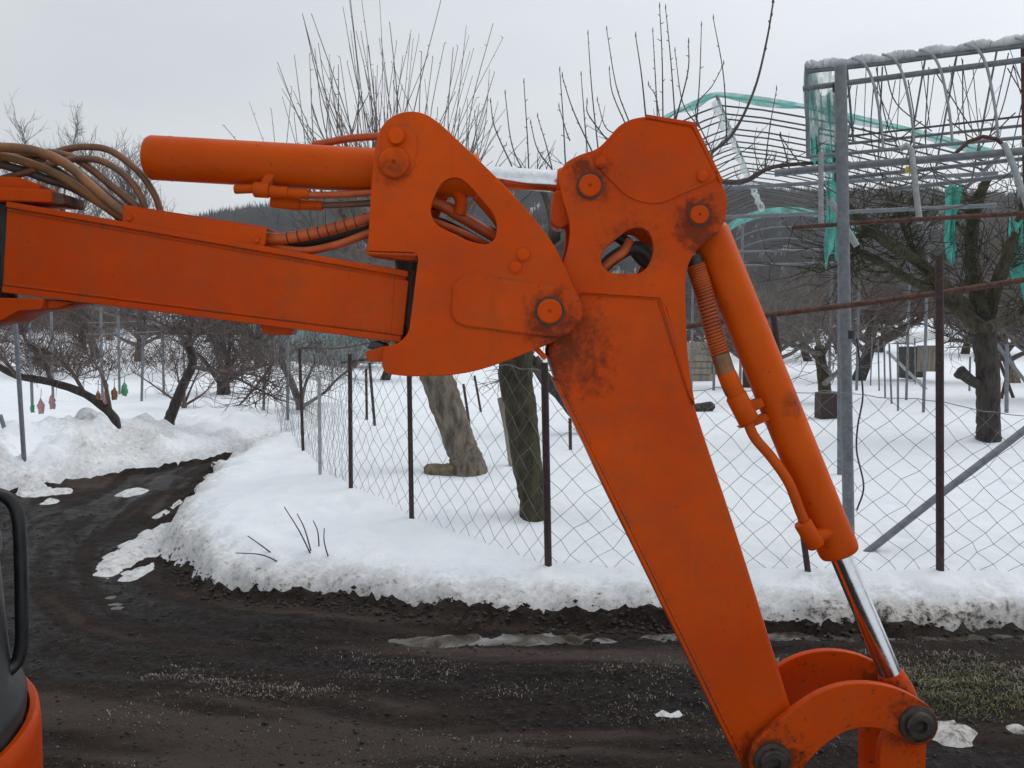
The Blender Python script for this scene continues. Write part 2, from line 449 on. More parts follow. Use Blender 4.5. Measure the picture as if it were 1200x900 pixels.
def ice_mat():
    m, nt, b = new_mat('slushy_water')
    p = pos(nt)
    n = noise(nt, 5, 6, 0.6, p, 0.8)
    c = ramp(nt, n.outputs['Fac'], [(0.38, (0.045, 0.036, 0.027)), (0.54, (0.10, 0.09, 0.078)), (0.66, (0.26, 0.26, 0.255))])
    nt.links.new(c.outputs['Color'], b.inputs['Base Color'])
    r = ramp(nt, n.outputs['Fac'], [(0.4, 0.06), (0.6, 0.4)])
    nt.links.new(r.outputs['Color'], b.inputs['Roughness'])
    b.inputs['IOR'].default_value = 1.33
    bump(nt, b, n.outputs['Fac'], 0.15, 0.01)
    return m
M['water'] = ice_mat()
M['hill'] = pbr('hill_ground', (0.10, 0.105, 0.11), (0.48, 0.50, 0.52), 0.05, 0.95, 0, 0, detail=8, lo=0.45, hi=0.7)
M['forest'] = pbr('bare_forest', (0.05, 0.05, 0.052), (0.12, 0.115, 0.112), 0.08, 0.95, 0, 0, detail=8)

# ------------------------------------------------------------------ mesh building
class MB:
    def __init__(s):
        s.v = []; s.f = []
    def tube(s, pts, rad, sides=6, cap=True, jit=0.0):
        pts = [Vector(p) for p in pts]
        n = len(pts)
        if isinstance(rad, (int, float)):
            rad = [rad] * n
        base = len(s.v)
        t0 = (pts[1] - pts[0]).normalized()
        a = Vector((0, 0, 1)) if abs(t0.z) < 0.9 else Vector((1, 0, 0))
        nx = t0.cross(a).normalized()
        for i in range(n):
            t = (pts[min(i + 1, n - 1)] - pts[max(i - 1, 0)])
            if t.length < 1e-9:
                t = t0.copy()
            t.normalize()
            nx = nx - t * nx.dot(t)
            nx.normalize()
            ny = t.cross(nx)
            for k in range(sides):
                an = 2 * math.pi * k / sides
                q = pts[i] + (nx * math.cos(an) + ny * math.sin(an)) * rad[i] * (1 + (random.gauss(0, jit) if jit else 0))
                s.v.append((q.x, q.y, q.z))
        for i in range(n - 1):
            for k in range(sides):
                a0 = base + i * sides + k; a1 = base + i * sides + (k + 1) % sides
                s.f.append((a0, a1, a1 + sides, a0 + sides))
        if cap:
            s.f.append(tuple(base + k for k in reversed(range(sides))))
            s.f.append(tuple(base + (n - 1) * sides + k for k in range(sides)))
        return s
    def lathe(s, p0, p1, prof, sides=32):
        """prof: (distance along axis in m from p0, radius)"""
        p0 = Vector(p0); ax = (Vector(p1) - p0).normalized()
        a = Vector((0, 0, 1)) if abs(ax.z) < 0.9 else Vector((1, 0, 0))
        nx = ax.cross(a).normalized(); ny = ax.cross(nx)
        base = len(s.v)
        for t, r in prof:
            for k in range(sides):
                an = 2 * math.pi * k / sides
                q = p0 + ax * t + (nx * math.cos(an) + ny * math.sin(an)) * r
                s.v.append((q.x, q.y, q.z))
        m = len(prof)
        for i in range(m - 1):
            for k in range(sides):
                a0 = base + i * sides + k; a1 = base + i * sides + (k + 1) % sides
                s.f.append((a0, a0 + sides, a1 + sides, a1))
        s.f.append(tuple(base + k for k in range(sides)))
        s.f.append(tuple(base + (m - 1) * sides + k for k in reversed(range(sides))))
        return s
    def box(s, c, size, rot=None):
        hx, hy, hz = [q / 2 for q in size]
        base = len(s.v)
        for dx, dy, dz in ((-1,-1,-1),(1,-1,-1),(1,1,-1),(-1,1,-1),(-1,-1,1),(1,-1,1),(1,1,1),(-1,1,1)):
            q = Vector((dx * hx, dy * hy, dz * hz))
            if rot is not None:
                q = rot @ q
            q += Vector(c)
            s.v.append((q.x, q.y, q.z))
        for f in ((0,3,2,1),(4,5,6,7),(0,1,5,4),(1,2,6,5),(2,3,7,6),(3,0,4,7)):
            s.f.append(tuple(base + i for i in f))
        return s
    def quadstrip(s, rows):
        """rows of equal length -> sheet"""
        base = len(s.v); w = len(rows[0])
        for r in rows:
            for q in r:
                s.v.append(tuple(q))
        for i in range(len(rows) - 1):
            for k in range(w - 1):
                a = base + i * w + k
                s.f.append((a, a + 1, a + 1 + w, a + w))
        return s
    def mesh(s, name, smooth=True, angle=40):
        me = bpy.data.meshes.new(name)
        me.from_pydata(s.v, [], s.f)
        me.update()
        if smooth:
            me.shade_smooth()
            me.set_sharp_from_angle(angle=R(angle))
        return me
def link(name, me, mat, parent=None, loc=None, kind=None):
    o = bpy.data.objects.new(name, me)
    COL.objects.link(o)
    if mat is not None and len(me.materials) == 0:
        me.materials.append(mat)
    if parent is not None:
        o.parent = parent
        # parts are modelled in world metres; cancel the root's own place
        o.location = -Vector(parent.location) if parent.parent is None and parent.type == 'EMPTY' else (0, 0, 0)
    if loc is not None:
        o.location = loc
    if kind:
        o['kind'] = kind
    return o
def obj(name, mb, mat, parent=None, smooth=True, bevel=0, angle=40, loc=None, kind=None):
    o = link(name, mb.mesh(name, smooth, angle), mat, parent, loc, kind)
    if bevel:
        md = o.modifiers.new('bevel', 'BEVEL'); md.width = bevel; md.segments = 2; md.limit_method = 'ANGLE'
    return o
def thing(name, label, cat, loc=(0, 0, 0), group=None):
    o = bpy.data.objects.new(name, None)
    COL.objects.link(o)
    o.location = loc
    o.empty_display_size = 0.2
    o['label'] = label; o['category'] = cat
    if group:
        o['group'] = group
    return o
def tag(o, label, cat, group=None):
    o['label'] = label; o['category'] = cat
    if group:
        o['group'] = group
    return o
def spline(pts, n=8):
    """Catmull-Rom through points"""
    pts = [Vector(p) for p in pts]
    q = [pts[0] * 2 - pts[1]] + pts + [pts[-1] * 2 - pts[-2]]
    out = []
    for i in range(1, len(q) - 2):
        for k in range(n):
            t = k / n
            out.append(0.5 * ((2 * q[i]) + (q[i + 1] - q[i - 1]) * t + (2 * q[i - 1] - 5 * q[i] + 4 * q[i + 1] - q[i + 2]) * t * t
                              + (3 * q[i] - q[i - 1] - 3 * q[i + 1] + q[i + 2]) * t ** 3))
    out.append(pts[-1])
    return out
def fillet(pts, r):
    """round the corners of a closed pixel polygon"""
    out = []
    n = len(pts)
    for i in range(n):
        p = Vector(pts[i][:2]); a = Vector(pts[i - 1][:2]); b = Vector(pts[(i + 1) % n][:2])
        rr = pts[i][2] if len(pts[i]) > 2 else r
        d1 = a - p; d2 = b - p
        k = min(rr, 0.48 * d1.length, 0.48 * d2.length)
        s0 = p + d1.normalized() * k; s1 = p + d2.normalized() * k
        for t in (0, 0.25, 0.5, 0.75, 1.0):
            out.append((1 - t) ** 2 * s0 + 2 * t * (1 - t) * p + t * t * s1)
    return out
def plate(name, outer, holes, Y, th, mat, parent, r=6, bev=0.0025, Yref=None):
    """flat steel plate; outline in photo pixels read at depth Y (front face), thickness away from the camera"""
    Yr = Yref or Y
    cu = bpy.data.curves.new(name, 'CURVE')
    cu.dimensions = '2D'; cu.fill_mode = 'BOTH'
    cu.extrude = th / 2 - bev; cu.bevel_depth = bev; cu.bevel_resolution = 1; cu.offset = -bev
    for ring in [outer] + list(holes):
        pp = [P(q[0], q[1], Yr) for q in fillet(ring, r)]
        sp = cu.splines.new('POLY')
        sp.points.add(len(pp) - 1)
        for e, q in zip(sp.points, pp):
            e.co = (q.x, q.z, 0, 1)
        sp.use_cyclic_u = True
    tmp = bpy.data.objects.new('tmp', cu)
    COL.objects.link(tmp)
    dg = bpy.context.evaluated_depsgraph_get()
    me = bpy.data.meshes.new_from_object(tmp.evaluated_get(dg))
    bpy.data.objects.remove(tmp)
    me.name = name
    me.transform(Matrix.Translation((0, Y + th / 2, 0)) @ Matrix.Rotation(math.pi / 2, 4, 'X'))
    me.shade_smooth()
    me.set_sharp_from_angle(angle=R(35))
    return link(name, me, mat, parent)

# ------------------------------------------------------------------ ground, snow, hill
def axis_lines(lo, hi, step, far, grow=1.16, cap=14):
    a = list(np.arange(lo, hi, step))
    st = step; q = a[-1]; up = []
    while q < far[1]:
        st = min(st * grow, cap); q += st; up.append(q)
    st = step; q = lo; dn = []
    while q > far[0]:
        st = min(st * grow, cap); q -= st; dn.append(q)
    return np.array(dn[::-1] + a + up)
def grid_mesh(name, xs, ys, zf):
    X, Y = np.meshgrid(xs, ys)
    z, extra = zf(X.ravel(), Y.ravel())
    nx, ny = len(xs), len(ys)
    co = np.stack([X.ravel(), Y.ravel(), z], 1)
    idx = (np.arange(ny - 1)[:, None] * nx + np.arange(nx - 1)[None, :]).ravel()
    quads = np.stack([idx, idx + 1, idx + 1 + nx, idx + nx], 1)
    me = bpy.data.meshes.new(name)
    me.vertices.add(len(co)); me.vertices.foreach_set('co', co.ravel())
    me.loops.add(quads.size); me.loops.foreach_set('vertex_index', quads.ravel())
    me.polygons.add(len(quads))
    me.polygons.foreach_set('loop_start', np.arange(0, quads.size, 4))
    me.polygons.foreach_set('loop_total', np.full(len(quads), 4))
    me.update(calc_edges=True)
    me.shade_smooth()
    if extra is not None:
        at = me.attributes.new('dirt', 'FLOAT', 'POINT')
        at.data.foreach_set('value', extra.astype(np.float32))
    return me
xs = axis_lines(-5.2, 4.6, 0.032, (-420, 420))
ysn = axis_lines(2.6, 6.0, 0.028, (2.55, 420), 1.018, 9)
ysg = np.concatenate([-np.geomspace(0.6, 60, 24)[::-1] + 2.6, ysn])
ground = link('ground', grid_mesh('ground', xs, ysg, lambda x, y: (fields(x, y)[0], track(x, y))), M['mud'], kind='structure')
snow_me = grid_mesh('snow', xs, ysn, lambda x, y: fields(x, y)[1:])
snow = link('snow_cover', snow_me, M['snow'], kind='structure')

xb = np.linspace(-40, 40, 130); yb = np.concatenate([-np.geomspace(0.5, 55, 30)[::-1], np.linspace(-0.45, 1.0, 24)])
link('snow_cover', grid_mesh('snow_near', xb, yb, lambda x, y: (fields(x, y)[0] - 0.05 + 0.13 * sstep(0.0, 0.35, 0.45 - y + 0.25 * fbm(x * 0.8, y * 0.8, 3)) + 0.02 * fbm(x * 2, y * 2, 2), np.full(x.shape, 0.12))), M['snow'], kind='structure')

# slushy water lying in the wheel rut
mb = MB()
rows = []
for i in range(60):
    x = -0.9 + i * 0.1
    yc = 4.16 + 0.05 * math.sin(x * 0.9)
    rows.append([(x, yc - 0.16, -0.026), (x, yc, -0.026), (x, yc + 0.16, -0.026)])
obj('puddle', mb.quadstrip(rows), M['water'], kind='structure')
mb = MB(); rows = []
for i in range(40):
    c = G(30 + i * 8, 694 + 24 * (i / 40.0) ** 0.8, 0)
    rows.append([(c.x, c.y - 0.22, -0.019), (c.x, c.y, -0.019), (c.x, c.y + 0.22, -0.019)])
obj('puddle', mb.quadstrip(rows), M['water'], kind='structure')

# far wooded hill
def hill_z(x, y):
    prof = 0.150 - 0.030 * sstep(-0.15, -0.5, x / np.maximum(y, 1)) + 0.012 * np.sin(x * 0.011 + 1.0) + 0.010 * fbm(x * 0.012, x * 0.0 + 3, 3)
    up = sstep(110, 330, y)
    return 3 + (prof * 330 - 4) * up + fbm(x * 0.03, y * 0.03, 3) * 2.0 * up
hx = np.linspace(-420, 420, 120); hy = np.linspace(105, 420, 50)
link('hill', grid_mesh('hill', hx, hy, lambda x, y: (hill_z(x, y), None)), M['hill'], kind='structure')
mb = MB()
rr = random.Random(3)
nf = 11000
fy = np.array([122 + 215 * rr.random() ** 0.8 for _ in range(nf)]); fx = np.array([rr.uniform(-0.72, 0.72) for _ in range(nf)]) * fy
fz = hill_z(fx, fy)
for x, y, z in zip(fx, fy, fz):
    h = rr.uniform(3.0, 6.5)
    for k in range(15):
        a = rr.random() * 6.283; q = h * 0.36 * rr.random() ** 0.5
        tx, ty, tz = x + math.cos(a) * q, y + math.sin(a) * q, z + h * rr.uniform(0.45, 1.0) * (1 - 0.35 * (q / (h * .36)) ** 2)
        w = h * rr.uniform(0.02, 0.05)
        bx, by, bz_ = x + math.cos(a) * q * 0.4, y + math.sin(a) * q * 0.4, z + h * 0.05
        b_ = len(mb.v)
        mb.v += [(bx - w, by, bz_), (bx + w, by, bz_), (tx, ty, tz)]
        mb.f.append((b_, b_ + 1, b_ + 2))
fo = obj('forest', mb, M['forest'], smooth=False, kind='stuff')
tag(fo, 'dark bare wood covering the distant hillside', 'forest')

# ------------------------------------------------------------------ loose stuff on the road
def scatter_stones(name, n, mat, box, smin, smax, seed, label, cat):
    rr = random.Random(seed); mb = MB()
    pts = np.array([(rr.uniform(box[0], box[1]), rr.uniform(box[2], box[3])) for _ in range(n)])
    g_, s_, _ = fields(pts[:, 0], pts[:, 1])
    for (x, y), gg, ss in zip(pts, g_, s_):
        if ss > gg - 0.004:
            continue
        z = max(gg, ss)
        r = smin + (smax - smin) * rr.random() ** 3
        base = len(mb.v)
        for d in ((1,0,0),(-1,0,0),(0,1,0),(0,-1,0),(0,0,0.8),(0,0,-0.8)):
            k = r * rr.uniform(0.6, 1.25)
            mb.v.append((x + d[0] * k + rr.uniform(-.2, .2) * r, y + d[1] * k + rr.uniform(-.2, .2) * r, z + d[2] * k * 0.75 + r * 0.2))
        for f in ((0,2,4),(2,1,4),(1,3,4),(3,0,4),(2,0,5),(1,2,5),(3,1,5),(0,3,5)):
            mb.f.append(tuple(base + q for q in f))
    return tag(obj(name, mb, mat, angle=180, kind='stuff'), label, cat)
scatter_stones('gravel', 14000, M['stone'], (-3.2, 3.0, 2.5, 4.2), 0.0012, 0.0075, 5, 'small pale grit and stones strewn over the muddy road', 'gravel')
scatter_stones('soil_clods', 9000, M['clod'], (-4.5, 3.4, 2.5, 7.0), 0.003, 0.013, 6, 'dark wet crumbs of soil on the muddy road', 'soil')
# clods lining the foot of the snow bank
rr = random.Random(8); mb = MB()
for i in range(3600):
    k = rr.randrange(2, len(vr) - 3)
    t = rr.random()
    x = vr[k][0] * (1 - t) + vr[k + 1][0] * t + rr.gauss(0, 0.05); y = vr[k][1] * (1 - t) + vr[k + 1][1] * t + rr.gauss(-0.02, 0.06)
    r = 0.005 + 0.016 * rr.random() ** 3
    z = gz(x, y)
    base = len(mb.v)
    for d in ((1,0,0),(-1,0,0),(0,1,0),(0,-1,0),(0,0,0.8),(0,0,-0.8)):
        kk = r * rr.uniform(0.6, 1.25)
        mb.v.append((x + d[0] * kk, y + d[1] * kk, z + d[2] * kk * 0.8 + r * 0.2))
    for f in ((0,2,4),(2,1,4),(1,3,4),(3,0,4),(2,0,5),(1,2,5),(3,1,5),(0,3,5)):
        mb.f.append(tuple(base + q for q in f))
tag(obj('bank_soil', mb, M['clod'], angle=180, kind='stuff'), 'crumbled black soil along the cut edge of the snowy verge', 'soil')

def grass(name, n, mat, fn, hmin, hmax, seed, label):
    rr = random.Random(seed); mb = MB()
    pts = np.array([fn(rr) for _ in range(n)])
    g_, s_, _ = fields(pts[:, 0], pts[:, 1])
    for (x, y), gg, ss in zip(pts, g_, s_):
        if ss > gg + 0.01:
            continue
        h = rr.uniform(hmin, hmax); a = rr.random() * 6.28; w = rr.uniform(0.0011, 0.0028)
        lx, ly = math.cos(a), math.sin(a); ln = rr.uniform(0.3, 2.0) * h
        ax, ay = -ly * w, lx * w
        b = len(mb.v)
        mb.v += [(x - ax, y - ay, gg - 0.004), (x + ax, y + ay, gg - 0.004),
                 (x + lx * ln * 0.35 + ax * .8, y + ly * ln * 0.35 + ay * .8, gg + h * 0.6), (x + lx * ln * 0.35 - ax * .8, y + ly * ln * 0.35 - ay * .8, gg + h * 0.6),
                 (x + lx * ln, y + ly * ln, gg + h * rr.uniform(0.7, 1.0))]
        mb.f += [(b, b + 1, b + 2, b + 3), (b + 3, b + 2, b + 4)]
    return tag(obj(name, mb, mat, smooth=False, kind='stuff'), label, 'grass')
def patchy(x0, x1, yc, ys, thr):
    def f(r):
        for _ in range(40):
            x = r.uniform(x0, x1); y = r.gauss(yc, ys)
            if float(fbm(np.array([x * 2.1]), np.array([y * 4.3]), 3)[0]) > thr + 0.3 * r.random():
                break
        return (x, y)
    return f
grass('dry_grass', 5200, M['dry_grass'], patchy(-1.6, 3.0, 3.55, 0.18, -0.2), 0.003, 0.010, 21, 'short bleached dead grass between the wheel tracks')
grass('dry_grass', 1500, M['dry_grass'], patchy(-2.2, 3.0, 3.0, 0.3, 0.1), 0.002, 0.008, 22, 'sparse dead grass stubble on the near muddy track')
grass('green_grass', 6000, M['green_grass'], patchy(0.55, 3.2, 3.50, 0.15, 0.06), 0.005, 0.020, 23, 'olive green grass growing along the middle of the track')
grass('dry_grass', 2600, M['dry_grass'], patchy(0.9, 3.2, 3.62, 0.12, -0.1), 0.006, 0.022, 24, 'taller straw coloured grass mixed into the green strip')

# ------------------------------------------------------------------ excavator
YB, YA = 2.0, 2.026            # outer faces of the bracket plates and of the arm
WB, WA = 0.228, 0.176          # overall widths
YC = 2.114                     # centre plane of the boom
def pxz(u, v, Y):
    q = P(u, v, Y); return q.x, q.z
def stain(u, v, Y, rpx, k):
    x, z = pxz(u, v, Y); return (x, z, rpx * Y / F, k)
M['paint'] = orange_paint('orange_paint', wear=0.35)
M['paint_bracket'] = orange_paint('orange_paint_bracket', [stain(644, 368, YB, 34, 1.1), stain(660, 400, YB, 40, 1.4), stain(636, 384, YB, 26, 1.3), stain(462, 200, YB, 24, 0.7)], 0.35)
M['paint_arm'] = orange_paint('orange_paint_arm', [stain(692, 212, YA, 30, 1.1), stain(683, 196, YA, 15, 1.5), stain(819, 258, YA, 33, 1.5), stain(660, 410, YA, 66, 1.1),
                              stain(830, 285, YA, 26, 1.6), stain(890, 890, YA, 34, 1.6), stain(738, 292, YA, 42, 0.8)], 0.4)
M['paint_worn'] = orange_paint('orange_paint_worn', [stain(1075, 848, YB, 44, 1.6), stain(905, 890, YB, 44, 1.7)], 1.0)
M['paint_cyl'] = orange_paint('orange_paint_cylinder', [stain(925, 470, YC, 20, 0.8)], 0.6, 1.0)
ex = thing('excavator', 'orange mini excavator with jointed boom, arm and hydraulic cylinders', 'excavator', (-1.737, 1.70, 0.0))

# boom: welded box with lips along top and bottom
Yb = 2.052
web = [(8, 242), (476, 324), (468, 394), (3, 336)]
boom = plate('boom', web, [], Yb + 0.008, 0.128, M['paint'], ex, r=2)
def strip(name, p, q, dv0, dv1, Y, th, mat, parent):
    return plate(name, [(p[0], p[1] + dv0), (q[0], q[1] + dv0), (q[0], q[1] + dv1), (p[0], p[1] + dv1)], [], Y, th, mat, parent, r=1.0, bev=0.0015)
strip('top_flange', (7, 240), (478, 322), -4.5, 2.5, Yb, 0.148, M['paint'], boom)
strip('bottom_flange', (2, 338), (470, 397), -3, 4.5, Yb, 0.148, M['paint'], boom)
plate('weld_pad', [(303, 379), (343, 384), (340, 393), (310, 392)], [], 2.09, 0.06, M['paint'], boom, r=2)
plate('end_lip', [(463, 326), (479, 329), (472, 394), (458, 392)], [], Yb + 0.002, 0.14, M['paint'], boom, r=3)
# vertical knuckle pins at each end of this section
def vpin(u, v0, v1, Y, r, mat, name='knuckle_pin'):
    a = P(u, v0, Y); b = P(u, v1, Y); b.x = a.x; L_ = (a - b).length
    return obj(name, MB().lathe(b, a, [(0, r * .96), (0.003, r), (L_ - .003, r), (L_, r * .96)], 28), mat, ex)
vpin(481, 300, 405, YC, 0.038, M['grease'])
vpin(-12, 225, 362, YC, 0.052, M['grease'])
# hose guard on top of the boom
hc = plate('hose_guard', [(144, 241), (313, 268), (310, 289), (143, 263)], [], 2.058, 0.006, M['paint'], ex, r=3)
plate('guard_top', [(144, 239.5), (313, 266), (313, 269), (144, 242.5)], [], 2.066, 0.10, M['paint'], hc, r=1, bev=0.001)
def disc(name, u, v, Y, rpx, hgt, mat, parent, ch=0.12, sides=32, dimple=True):
    c = P(u, v, Y); r = rpx * Y / F
    prof = [(0, r), (hgt * 0.75, r), (hgt, r * (1 - ch))]
    if dimple:
        prof += [(hgt, r * 0.16), (hgt - 0.004, r * 0.12)]
    return obj(name, MB().lathe(c + Vector((0, 0.004, 0)), c - Vector((0, 1, 0)), [(q[0] + 0.004 if i else 0, q[1]) for i, q in enumerate(prof)], sides), mat, parent, angle=30)
for u, v in ((152, 255), (301, 281)):
    disc('bolt', u, v, 2.058, 4.2, 0.006, M['paint'], hc, sides=6, dimple=False)
# knuckle fork at the left
for pts, Y, th, mt in (([(-90, 215), (59, 222), (60, 237), (-90, 232)], 2.05, 0.13, 'paint'),
                       ([(59, 224), (75, 227), (75, 240), (58, 238)], 2.062, 0.10, 'rust'),
                       ([(-60, 205), (20, 207), (46, 216), (46, 223), (-60, 219)], 2.075, 0.08, 'paint'),
                       ([(-90, 347), (52, 350), (48, 363), (22, 364), (0, 376), (-90, 392)], 2.05, 0.13, 'paint'),
                       ([(56, 351), (92, 355), (64, 362), (54, 362)], 2.07, 0.09, 'paint')):
    plate('knuckle_fork', pts, [], Y, th, M[mt], ex, r=4)
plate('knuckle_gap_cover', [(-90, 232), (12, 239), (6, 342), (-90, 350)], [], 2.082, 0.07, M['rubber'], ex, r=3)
# lower boom (continues out of frame to the machine)
plate('lower_boom', [(-60, 206), (-70, 390), (-200, 520), (-290, 700), (-395, 700), (-340, 460), (-230, 300), (-150, 214)], [], 2.05, 0.14, M['paint'], ex, r=30)

# bracket: two side plates joined by cross pieces
br_out = [(441, 163), (447, 147), (460, 135, 12), (478, 129.5, 14), (497, 132, 14), (514, 143, 14), (563, 189, 30), (597, 223, 30), (627, 257, 30), (648, 284, 30), (661, 310, 20),
          (673, 338, 16), (681, 352, 12), (683, 368, 12), (678, 382, 12), (666, 394, 12), (600, 421, 30), (562, 434, 20), (530, 440, 20), (480, 441.5, 20), (452, 438, 4),
          (447, 428, 5), (449, 407, 5), (468, 402, 8), (479, 390, 10), (484, 350, 20), (490, 302, 8), (486, 296, 4), (429, 294, 3), (431, 286, 3), (436, 200, 20)]
br_hole = [(503, 248), (509, 228), (520, 211), (537, 207), (550, 217), (578, 250), (583, 265), (580, 281), (570, 287), (550, 283), (510, 263)]
bk = plate('boom_bracket', br_out, [br_hole], YB, 0.018, M['paint_bracket'], ex, r=10)
plate('far_side_plate', br_out, [br_hole], YB + WB - 0.018, 0.018, M['paint_bracket'], bk, r=10, Yref=YB)
plate('pivot_doubler', [(531, 333, 12), (545, 321, 12), (655, 337, 12), (672, 346), (681, 360), (680, 376), (668, 390), (655, 395), (640, 394, 20), (540, 381, 14), (529, 370, 12)], [], YB - 0.006, 0.007, M['paint_bracket'], bk, r=12, bev=0.002)
plate('pin_doubler', [(448, 156), (458, 147), (476, 147), (486, 155), (489, 166), (484, 196), (475, 207), (460, 209), (449, 204), (446, 192)], [], YB - 0.004, 0.005, M['paint_bracket'], bk, r=12, bev=0.0015)
disc('pin_cap', 462, 191, YB - 0.004, 17.5, 0.012, M['paint_bracket'], bk)
disc('pin_cap', 465, 161, YB - 0.004, 9.5, 0.016, M['paint_bracket'], bk, dimple=False)
disc('bolt_head', 613, 298.5, YB, 7.5, 0.009, M['paint_bracket'], bk, ch=0.3, dimple=False)
disc('bolt_head', 604, 313, YB, 7.0, 0.007, M['paint_bracket'], bk, ch=0.3, dimple=False)
def ring(u, v, Y, r1, r2, parent):
    c = P(u, v, Y); k = Y / F
    return obj('grease_ring', MB().lathe(c + Vector((0, .004, 0)), c - Vector((0, 1, 0)), [(0, r2 * k), (0.0065, r2 * k), (0.0075, r1 * k), (0.0075, r1 * k * .6)], 36), M['grease'], parent)
def pin(u, v, Y, r, parent, mat):
    ring(u, v, Y, r, r * 1.2, parent)
    return disc('pivot_pin', u, v, Y - 0.002, r, 0.011, M['paint'], parent)
pin(644, 365, YB - 0.006, 14.5, bk, M['paint_bracket'])
# cross members between the plates
plate('lower_fork', [(428, 412), (452, 405), (474, 408), (470, 424), (430, 424)], [], YB + 0.02, WB - 0.04, M['paint'], bk, r=4)
plate('upper_fork', [(429, 290), (489, 296), (489, 305), (470, 304), (429, 298)], [], YB + 0.02, WB - 0.04, M['paint'], bk, r=2)
plate('stop_bar', [(436, 399), (450, 404), (446, 411), (430, 408)], [], YB + 0.03, 0.10, M['rubber'], bk, r=2)
def rib(name, p0, p1, tpx, Y, w, mat, parent):
    a = Vector(p0); b = Vector(p1); n = (b - a).normalized(); n = Vector((-n.y, n.x)) * tpx / 2
    plate(name, [tuple(a + n), tuple(b + n), tuple(b - n), tuple(a - n)], [], Y, w, mat, parent, r=1, bev=0.001)
rib('spine_plate', (588, 232), (655, 318), 5, YB + 0.02, WB - 0.04, M['paint'], bk)
rib('cross_plate', (520, 300), (640, 420), 6, YB + 0.02, WB - 0.04, M['paint'], bk)

# arm: tapered box with two ears
arm_box = [(676, 339, 3), (774, 346, 6), (803, 440, 40), (822, 500, 60), (869, 640, 60), (929, 835, 40), (940, 868), (938, 905), (922, 940, 14), (905, 950, 14), (890, 938, 14), (868, 893, 20), (712, 580, 40), (650, 443, 20), (640, 410)]
arm = plate('arm', arm_box, [], YA + 0.006, WA - 0.012, M['paint_arm'], ex, r=8, bev=0.011)
ear = [(655, 207, 6), (661, 191, 10), (679, 181, 12), (700, 175, 12), (713, 162, 10), (725, 147, 10), (740, 139, 10), (758, 136), (800, 143, 3), (815, 148, 3), (846, 212, 14), (853.5, 238, 12),
       (850, 259, 10), (842, 273, 2), (823, 286, 12), (809, 303, 12), (803.5, 322, 12), (803, 350, 20), (806, 420, 20), (815, 476, 2), (807, 462, 30), (798, 425, 20), (780, 358, 8), (773, 348, 6),
       (690, 341, 6), (676, 346, 8), (652, 395, 6), (640, 380), (640, 355), (660, 307, 8), (666, 290, 12), (668.5, 268, 12), (665, 250, 12), (658, 230, 12)]
ear_hole = [(704, 299), (712, 288), (735, 270), (748, 265), (760, 270), (766, 285), (765, 301), (758, 315), (748, 321), (715, 320), (705, 312)]
plate('arm_ear', ear, [ear_hole], YA, 0.016, M['paint_arm'], arm, r=8)
plate('arm_ear', ear, [ear_hole], YA + WA - 0.016, 0.016, M['paint_arm'], arm, r=8, Yref=YA)
plate('ear_doubler', [(701, 196, 3), (735, 231, 20), (758, 238.5, 12), (777, 238, 12), (800, 227, 16), (838, 211, 2), (840, 206, 2), (812, 151, 4), (760, 140, 8), (742, 143, 8), (728, 151, 8), (717, 166, 8), (703, 180, 6)],
      [], YA - 0.004, 0.005, M['paint_arm'], arm, r=8, bev=0.0012)
rib('top_cover', (757, 136), (815, 145.5), 4.5, YA - 0.006, WA + 0.012, M['paint_worn'], arm)
rib('back_cover', (813, 146), (846, 213), 4.5, YA - 0.006, WA + 0.012, M['paint_worn'], arm)
disc('bolt_head', 704, 191, YA - 0.004, 6.5, 0.010, M['paint_arm'], arm, ch=0.35, dimple=False)
disc('bolt_head', 823, 207, YA - 0.004, 6.5, 0.010, M['paint_arm'], arm, ch=0.35, dimple=False)
pin(691, 218, YA, 13, arm, M['paint_arm'])
pin(819, 252, YA, 11, arm, M['paint_arm'])
rib('weld_seam', (678, 341), (774, 347.5), 3, YA - 0.001, 0.01, M['paint_arm'], arm)
rib('weld_seam', (775, 348), (806, 452), 3, YA + 0.001, 0.01, M['paint_arm'], arm)
rib('belly_plate', (651, 446), (868, 893), 4, YA - 0.002, WA + 0.004, M['paint_arm'], arm)
def weld(pts, Y, r, mat, parent, closed=False):
    q = [P(a_[0], a_[1], Y) for a_ in (fillet(pts, 12) if closed else pts)]
    if closed:
        q.append(q[0])
    out = []
    for a_, b_ in zip(q[:-1], q[1:]):
        n_ = max(1, int((b_ - a_).length / 0.005))
        out += [a_.lerp(b_, k / n_) for k in range(n_)]
    out.append(q[-1])
    obj('weld_bead', MB().tube(out, [r * (1 + 0.30 * math.sin(i * 2.1) + random.uniform(-.12, .12)) for i in range(len(out))], 6), M[mat], parent)
weld([(531, 333, 12), (545, 321, 12), (655, 337, 12), (672, 346), (681, 360), (680, 376), (668, 390), (655, 395), (640, 394, 20), (540, 381, 14), (529, 370, 12)], YB, 0.0045, 'paint_bracket', bk, True)
weld([(448, 156), (458, 147), (476, 147), (486, 155), (489, 166), (484, 196), (475, 207), (460, 209), (449, 204), (446, 192)], YB, 0.0035, 'paint_bracket', bk, True)
weld([(10, 246), (474, 327)], Yb + 0.008, 0.004, 'paint', boom)
weld([(6, 333), (466, 391)], Yb + 0.008, 0.004, 'paint', boom)
weld([(430, 297), (488, 299)], YB + 0.001, 0.004, 'paint_bracket', bk)
weld([(655, 447), (872, 892)], YA + 0.004, 0.004, 'paint_arm', arm)
weld([(680, 344), (772, 350), (796, 425), (808, 462)], YA + 0.006, 0.004, 'paint_arm', arm)
